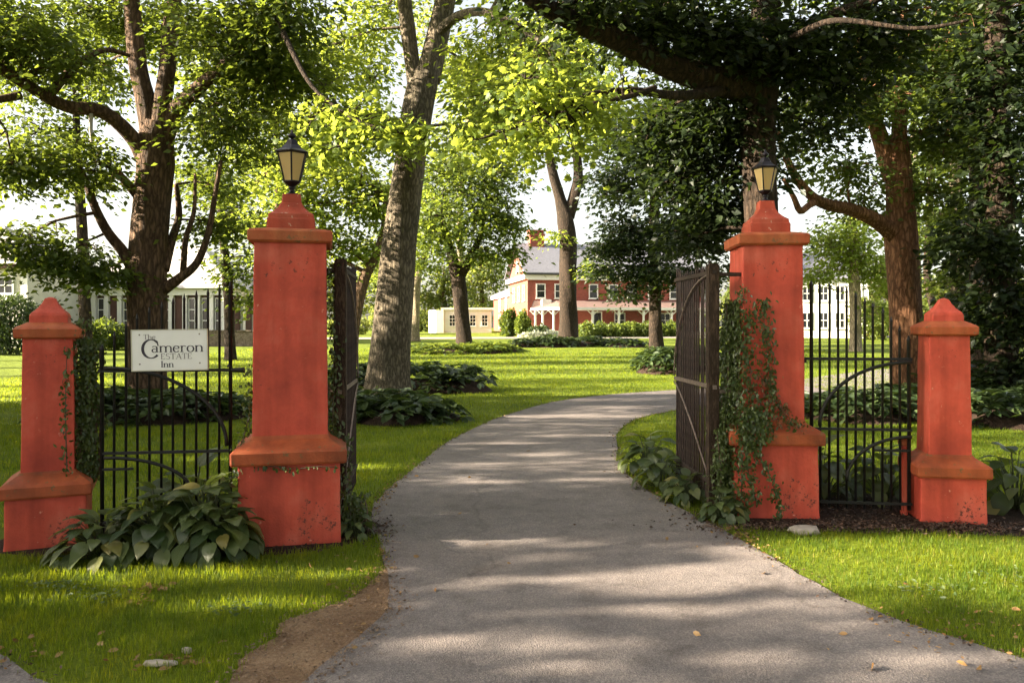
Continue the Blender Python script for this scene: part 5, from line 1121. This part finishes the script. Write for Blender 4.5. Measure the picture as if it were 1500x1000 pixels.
ivy('dark ivy on the inner side of the short left pillar', [
    ([P(122, 690, 5.95), P(112, 620, 5.93), P(104, 540, 5.90), P(100, 500, 5.88)], .035, 260, (.4, -1, 0)),
    ([P(98, 690, 5.80), P(96, 600, 5.80), P(98, 510, 5.80)], .018, 110, (.4, -1, 0)),
    ([P(135, 680, 6.0), P(128, 560, 5.98), P(120, 470, 5.98)], .04, 260, (.4, -1, 0))],
    [(-3.34, -3.16, 5.92, 6.12, .45, 1.52, 2300, (.4, -1, 0))], .038, 3, (-3.24, 5.98, .40))
ivy('thin ivy up the drive side of the left tall pillar', [([P(492, 760, 6.2), P(488, 640, 6.2), P(489, 500, 6.25), P(488, 390, 6.3)], .03, 210, (.6, -1, 0)), ([P(505, 770, 6.0), P(498, 740, 6.0), P(512, 700, 6.2), P(505, 640, 6.2)], .035, 200, (.6, -1, 0))], [(-1.32, -1.14, 6.0, 6.3, .0, .30, 420, (.6, -1, 0))], .042, 4, (-1.27, 6.2, 0))
ivy('little ivy tufts under the ledge of the left tall pillar', [([P(347, 700, 5.78), P(352, 660, 5.80), P(366, 600, 5.9), P(368, 540, 5.95)], .03, 200, F_), ([P(348, 690, 5.73), P(375, 683, 5.72), P(405, 683, 5.72), P(430, 686, 5.72)], .012, 150, F_), ([P(440, 686, 5.72), P(465, 683, 5.73), P(492, 684, 5.75)], .009, 70, F_)], [], .034, 5, tuple(P(352, 690, 5.76)))

# ------------------------------------------------------------------ grass blades
def blades(name, x0, x1, y0, y1, dens, h, w, seed, excl):
    r = np.random.default_rng(seed); k = int((x1-x0)*(y1-y0)*dens)
    x = r.uniform(x0, x1, k); y = r.uniform(y0, y1, k)
    keep = (np.abs(x) < (y+.5)*.70+.3)
    jx, jy = r.normal(0, .028, k), r.normal(0, .028, k)
    for p in excl: keep &= ~in_poly(x+jx, y+jy, p)
    for c in (PLB, PRB, PLS, PRS): keep &= (np.hypot(x-c.x, y-c.y) > .45)
    for (bx_, by_, rx, ry, _) in BEDS: keep &= (((x-bx_)/rx)**2+((y-by_)/ry)**2 > .9)
    patch = np.sin(x*2.1+np.sin(y*1.7)*1.3)*np.cos(y*2.6+np.sin(x*1.9))
    patch2 = np.sin(x*6.1+2*np.sin(y*3.7))*np.cos(y*7.3+np.sin(x*5.2))
    keep &= r.random(k) < .72+.22*patch+.12*patch2
    x, y, patch = x[keep], y[keep], patch[keep]; k = len(x)
    z = ground_z(x, y); hh = h*r.uniform(.45, 1.25, k)*(1+.25*patch); a = r.random(k)*2*math.pi
    b_ = np.stack([np.cos(a), np.sin(a), 0*a], -1); s_ = np.stack([-np.sin(a), np.cos(a), 0*a], -1)
    ww = (w*r.uniform(.7, 1.3, k))[:, None]; lean = (hh*r.uniform(.1, .75, k))[:, None]; p = np.stack([x, y, z], -1); H3 = hh[:, None]*np.array([0, 0, 1.0])
    V = np.stack([p-s_*ww, p+s_*ww, p+b_*lean*.35+H3*.6-s_*ww*.7, p+b_*lean*.35+H3*.6+s_*ww*.7, p+b_*lean+H3], 1).reshape(-1, 3)
    Fc = (np.arange(k)[:, None, None]*5+np.array([(0, 1, 3), (0, 3, 2), (2, 3, 4)])[None]).reshape(-1, 3)
    return mobj(name, fast_mesh(name, V, Fc, M['grass']), kind='stuff')
EX = [drive_poly, dirt_poly, mulch_r, mulch_l]
blades('lawn_grass', -4.6, -.6, 3.4, 6.0, 7000, .052, .0019, 1, EX)
blades('lawn_grass', 1.6, 5.2, 3.2, 6.4, 6000, .040, .0019, 2, EX)
blades('lawn_grass', -9, 9, 6.2, 13, 1700, .05, .003, 3, EX)
blades('lawn_grass', -16, 16, 13, 25, 420, .055, .005, 4, EX)
blades('lawn_grass', -16, 18, 25, 48, 70, .08, .010, 5, EX)
# loose ground bits
def litter(name, xs, k, size, mat, seed, flat=.25, tpl=T_OVAL):
    r = np.random.default_rng(seed); P_ = []
    for (x, y, sx_, sy_, f) in xs:
        n = int(k*f); P_.append(np.stack([r.normal(x, sx_, n), r.normal(y, sy_, n), np.full(n, .02)+(r.random(n)*.035 if mat == 'clover' else 0)], -1))
    P_ = np.concatenate(P_); n = len(P_)
    V, Fc = leaf_cloud(P_, r.normal(size=(n, 3))*[1, 1, .2], r.normal(size=(n, 3))*flat+[0, 0, 1], size*r.uniform(.5, 1.3, n), tpl)
    return mobj(name, fast_mesh(name, V, Fc, M[mat]), kind='stuff')
litter('mulch_chips', [(3.0, 6.3, .7, .10, 1), (2.6, 6.25, .4, .06, .5), (3.6, 6.2, .4, .07, .5), (3.0, 6.9, .5, .3, .6), (1.75, 6.4, .15, .3, .3), (-2.4, 5.9, .6, .25, .4), (-1.1, 6.2, .1, .2, .2)], 1400, .030, 'mulch_chip', 1, .6)
litter('fallen_leaves', [(-2.2, 4.75, .06, .05, .5), (-2.15, 4.55, .05, .05, .25), (-2.55, 3.9, .25, .08, .5), (-1.6, 3.75, .15, .06, .4), (2.6, 4.2, .5, .3, .4), (0.3, 6.5, 1.0, 2.5, .3), (-1.0, 5.0, .12, .3, .3)], 60, .05, 'dry_leaf', 2, .8)
litter('fallen_leaves', [(1.75, 6.0, .06, .3, 1), (1.38, 8.0, .04, .9, 1), (-1.2, 7.6, .04, .9, 1), (-.9, 5.4, .05, .4, .5), (2.3, 4.1, .25, .2, .8)], 120, .025, 'dry_leaf', 3, .6)
litter('clover', [(-2.75, 4.78, .16, .05, 1), (-2.45, 4.62, .12, .05, .8), (-1.55, 4.4, .10, .06, .5), (3.2, 4.9, .25, .12, .8), (2.5, 4.75, .12, .08, .5)], 110, .032, 'clover', 7, .45)
def edge_litter(name, pts, k, spread, size, mat, seed):
    r = np.random.default_rng(seed); Q = np.array(pts); Q = Q[(Q[:, 1] < 21) & (Q[:, 1] > 2.5)]; j = r.integers(0, len(Q), k)
    near = r.random(k) < np.clip(9/Q[j, 1], .15, 1); j = j[near]; n = len(j)
    p = np.stack([Q[j, 0]+r.normal(0, spread, n), Q[j, 1]+r.normal(0, spread, n), np.full(n, .018)], -1)
    V, Fc = leaf_cloud(p, r.normal(size=(n, 3))*[1, 1, .2], r.normal(size=(n, 3))*.5+[0, 0, 1], size*r.uniform(.3, 1.4, n), T_OVAL)
    return mobj(name, fast_mesh(name, V, Fc, M[mat]), kind='stuff')
edge_litter('leaf_litter', [q for q in Lr+Rr if not (-1.3 < q[0] < -.6 and q[1] < 5)], 4600, .045, .022, 'mulch_chip', 1)
edge_litter('leaf_litter', Lr+Rr, 900, .07, .028, 'dry_leaf', 2)
edge_litter('soil_crumbs', [(x, y) for x, y in dirt_poly], 900, .05, .020, 'soil_crumb', 3)
rd_ = np.random.default_rng(9); dx_ = rd_.uniform(-1.35, -.6, 3000); dy_ = rd_.uniform(3.1, 5.2, 3000); kk = in_poly(dx_, dy_, dirt_poly)
edge_litter('soil_crumbs', list(zip(dx_[kk], dy_[kk])), 2000, .01, .013, 'soil_crumb', 4)
def rock(label, x, y, rx, ry, h, seed):
    r = random.Random(seed); bm = bmesh.new(); bmesh.ops.create_icosphere(bm, subdivisions=2, radius=1)
    for v in bm.verts:
        f = 1+.18*math.sin(3*v.co.x+seed)+.14*math.sin(4*v.co.y-seed)+r.uniform(-.05, .05)
        v.co = Vector((v.co.x*rx*f, v.co.y*ry*f, max(-.3, min(.75, v.co.z*f))*h))
    me = bpy.data.meshes.new('stone'); bm.to_mesh(me); bm.free(); me.materials.append(M['stone'])
    return mobj('stone', me, None, label, 'stone', 'loose stones in the grass', loc=(x, y, .012))
rock('flat pale stone at the foot of the ivy pillar', 2.28, 6.14, .15, .08, .05, 1)
rock('pale flat stone in the grass beyond the short right pillar', 4.15, 6.12, .20, .08, .04, 2)
rock('pale stone at the right picture edge near the asphalt', 2.86, 4.27, .055, .05, .07, 3)
rock('flattest pale stone at the front edge of the left grass', -1.66, 3.72, .07, .035, .022, 4)
rock('round pebble at the front edge of the left grass', -1.60, 3.86, .022, .02, .025, 5)
#@@END
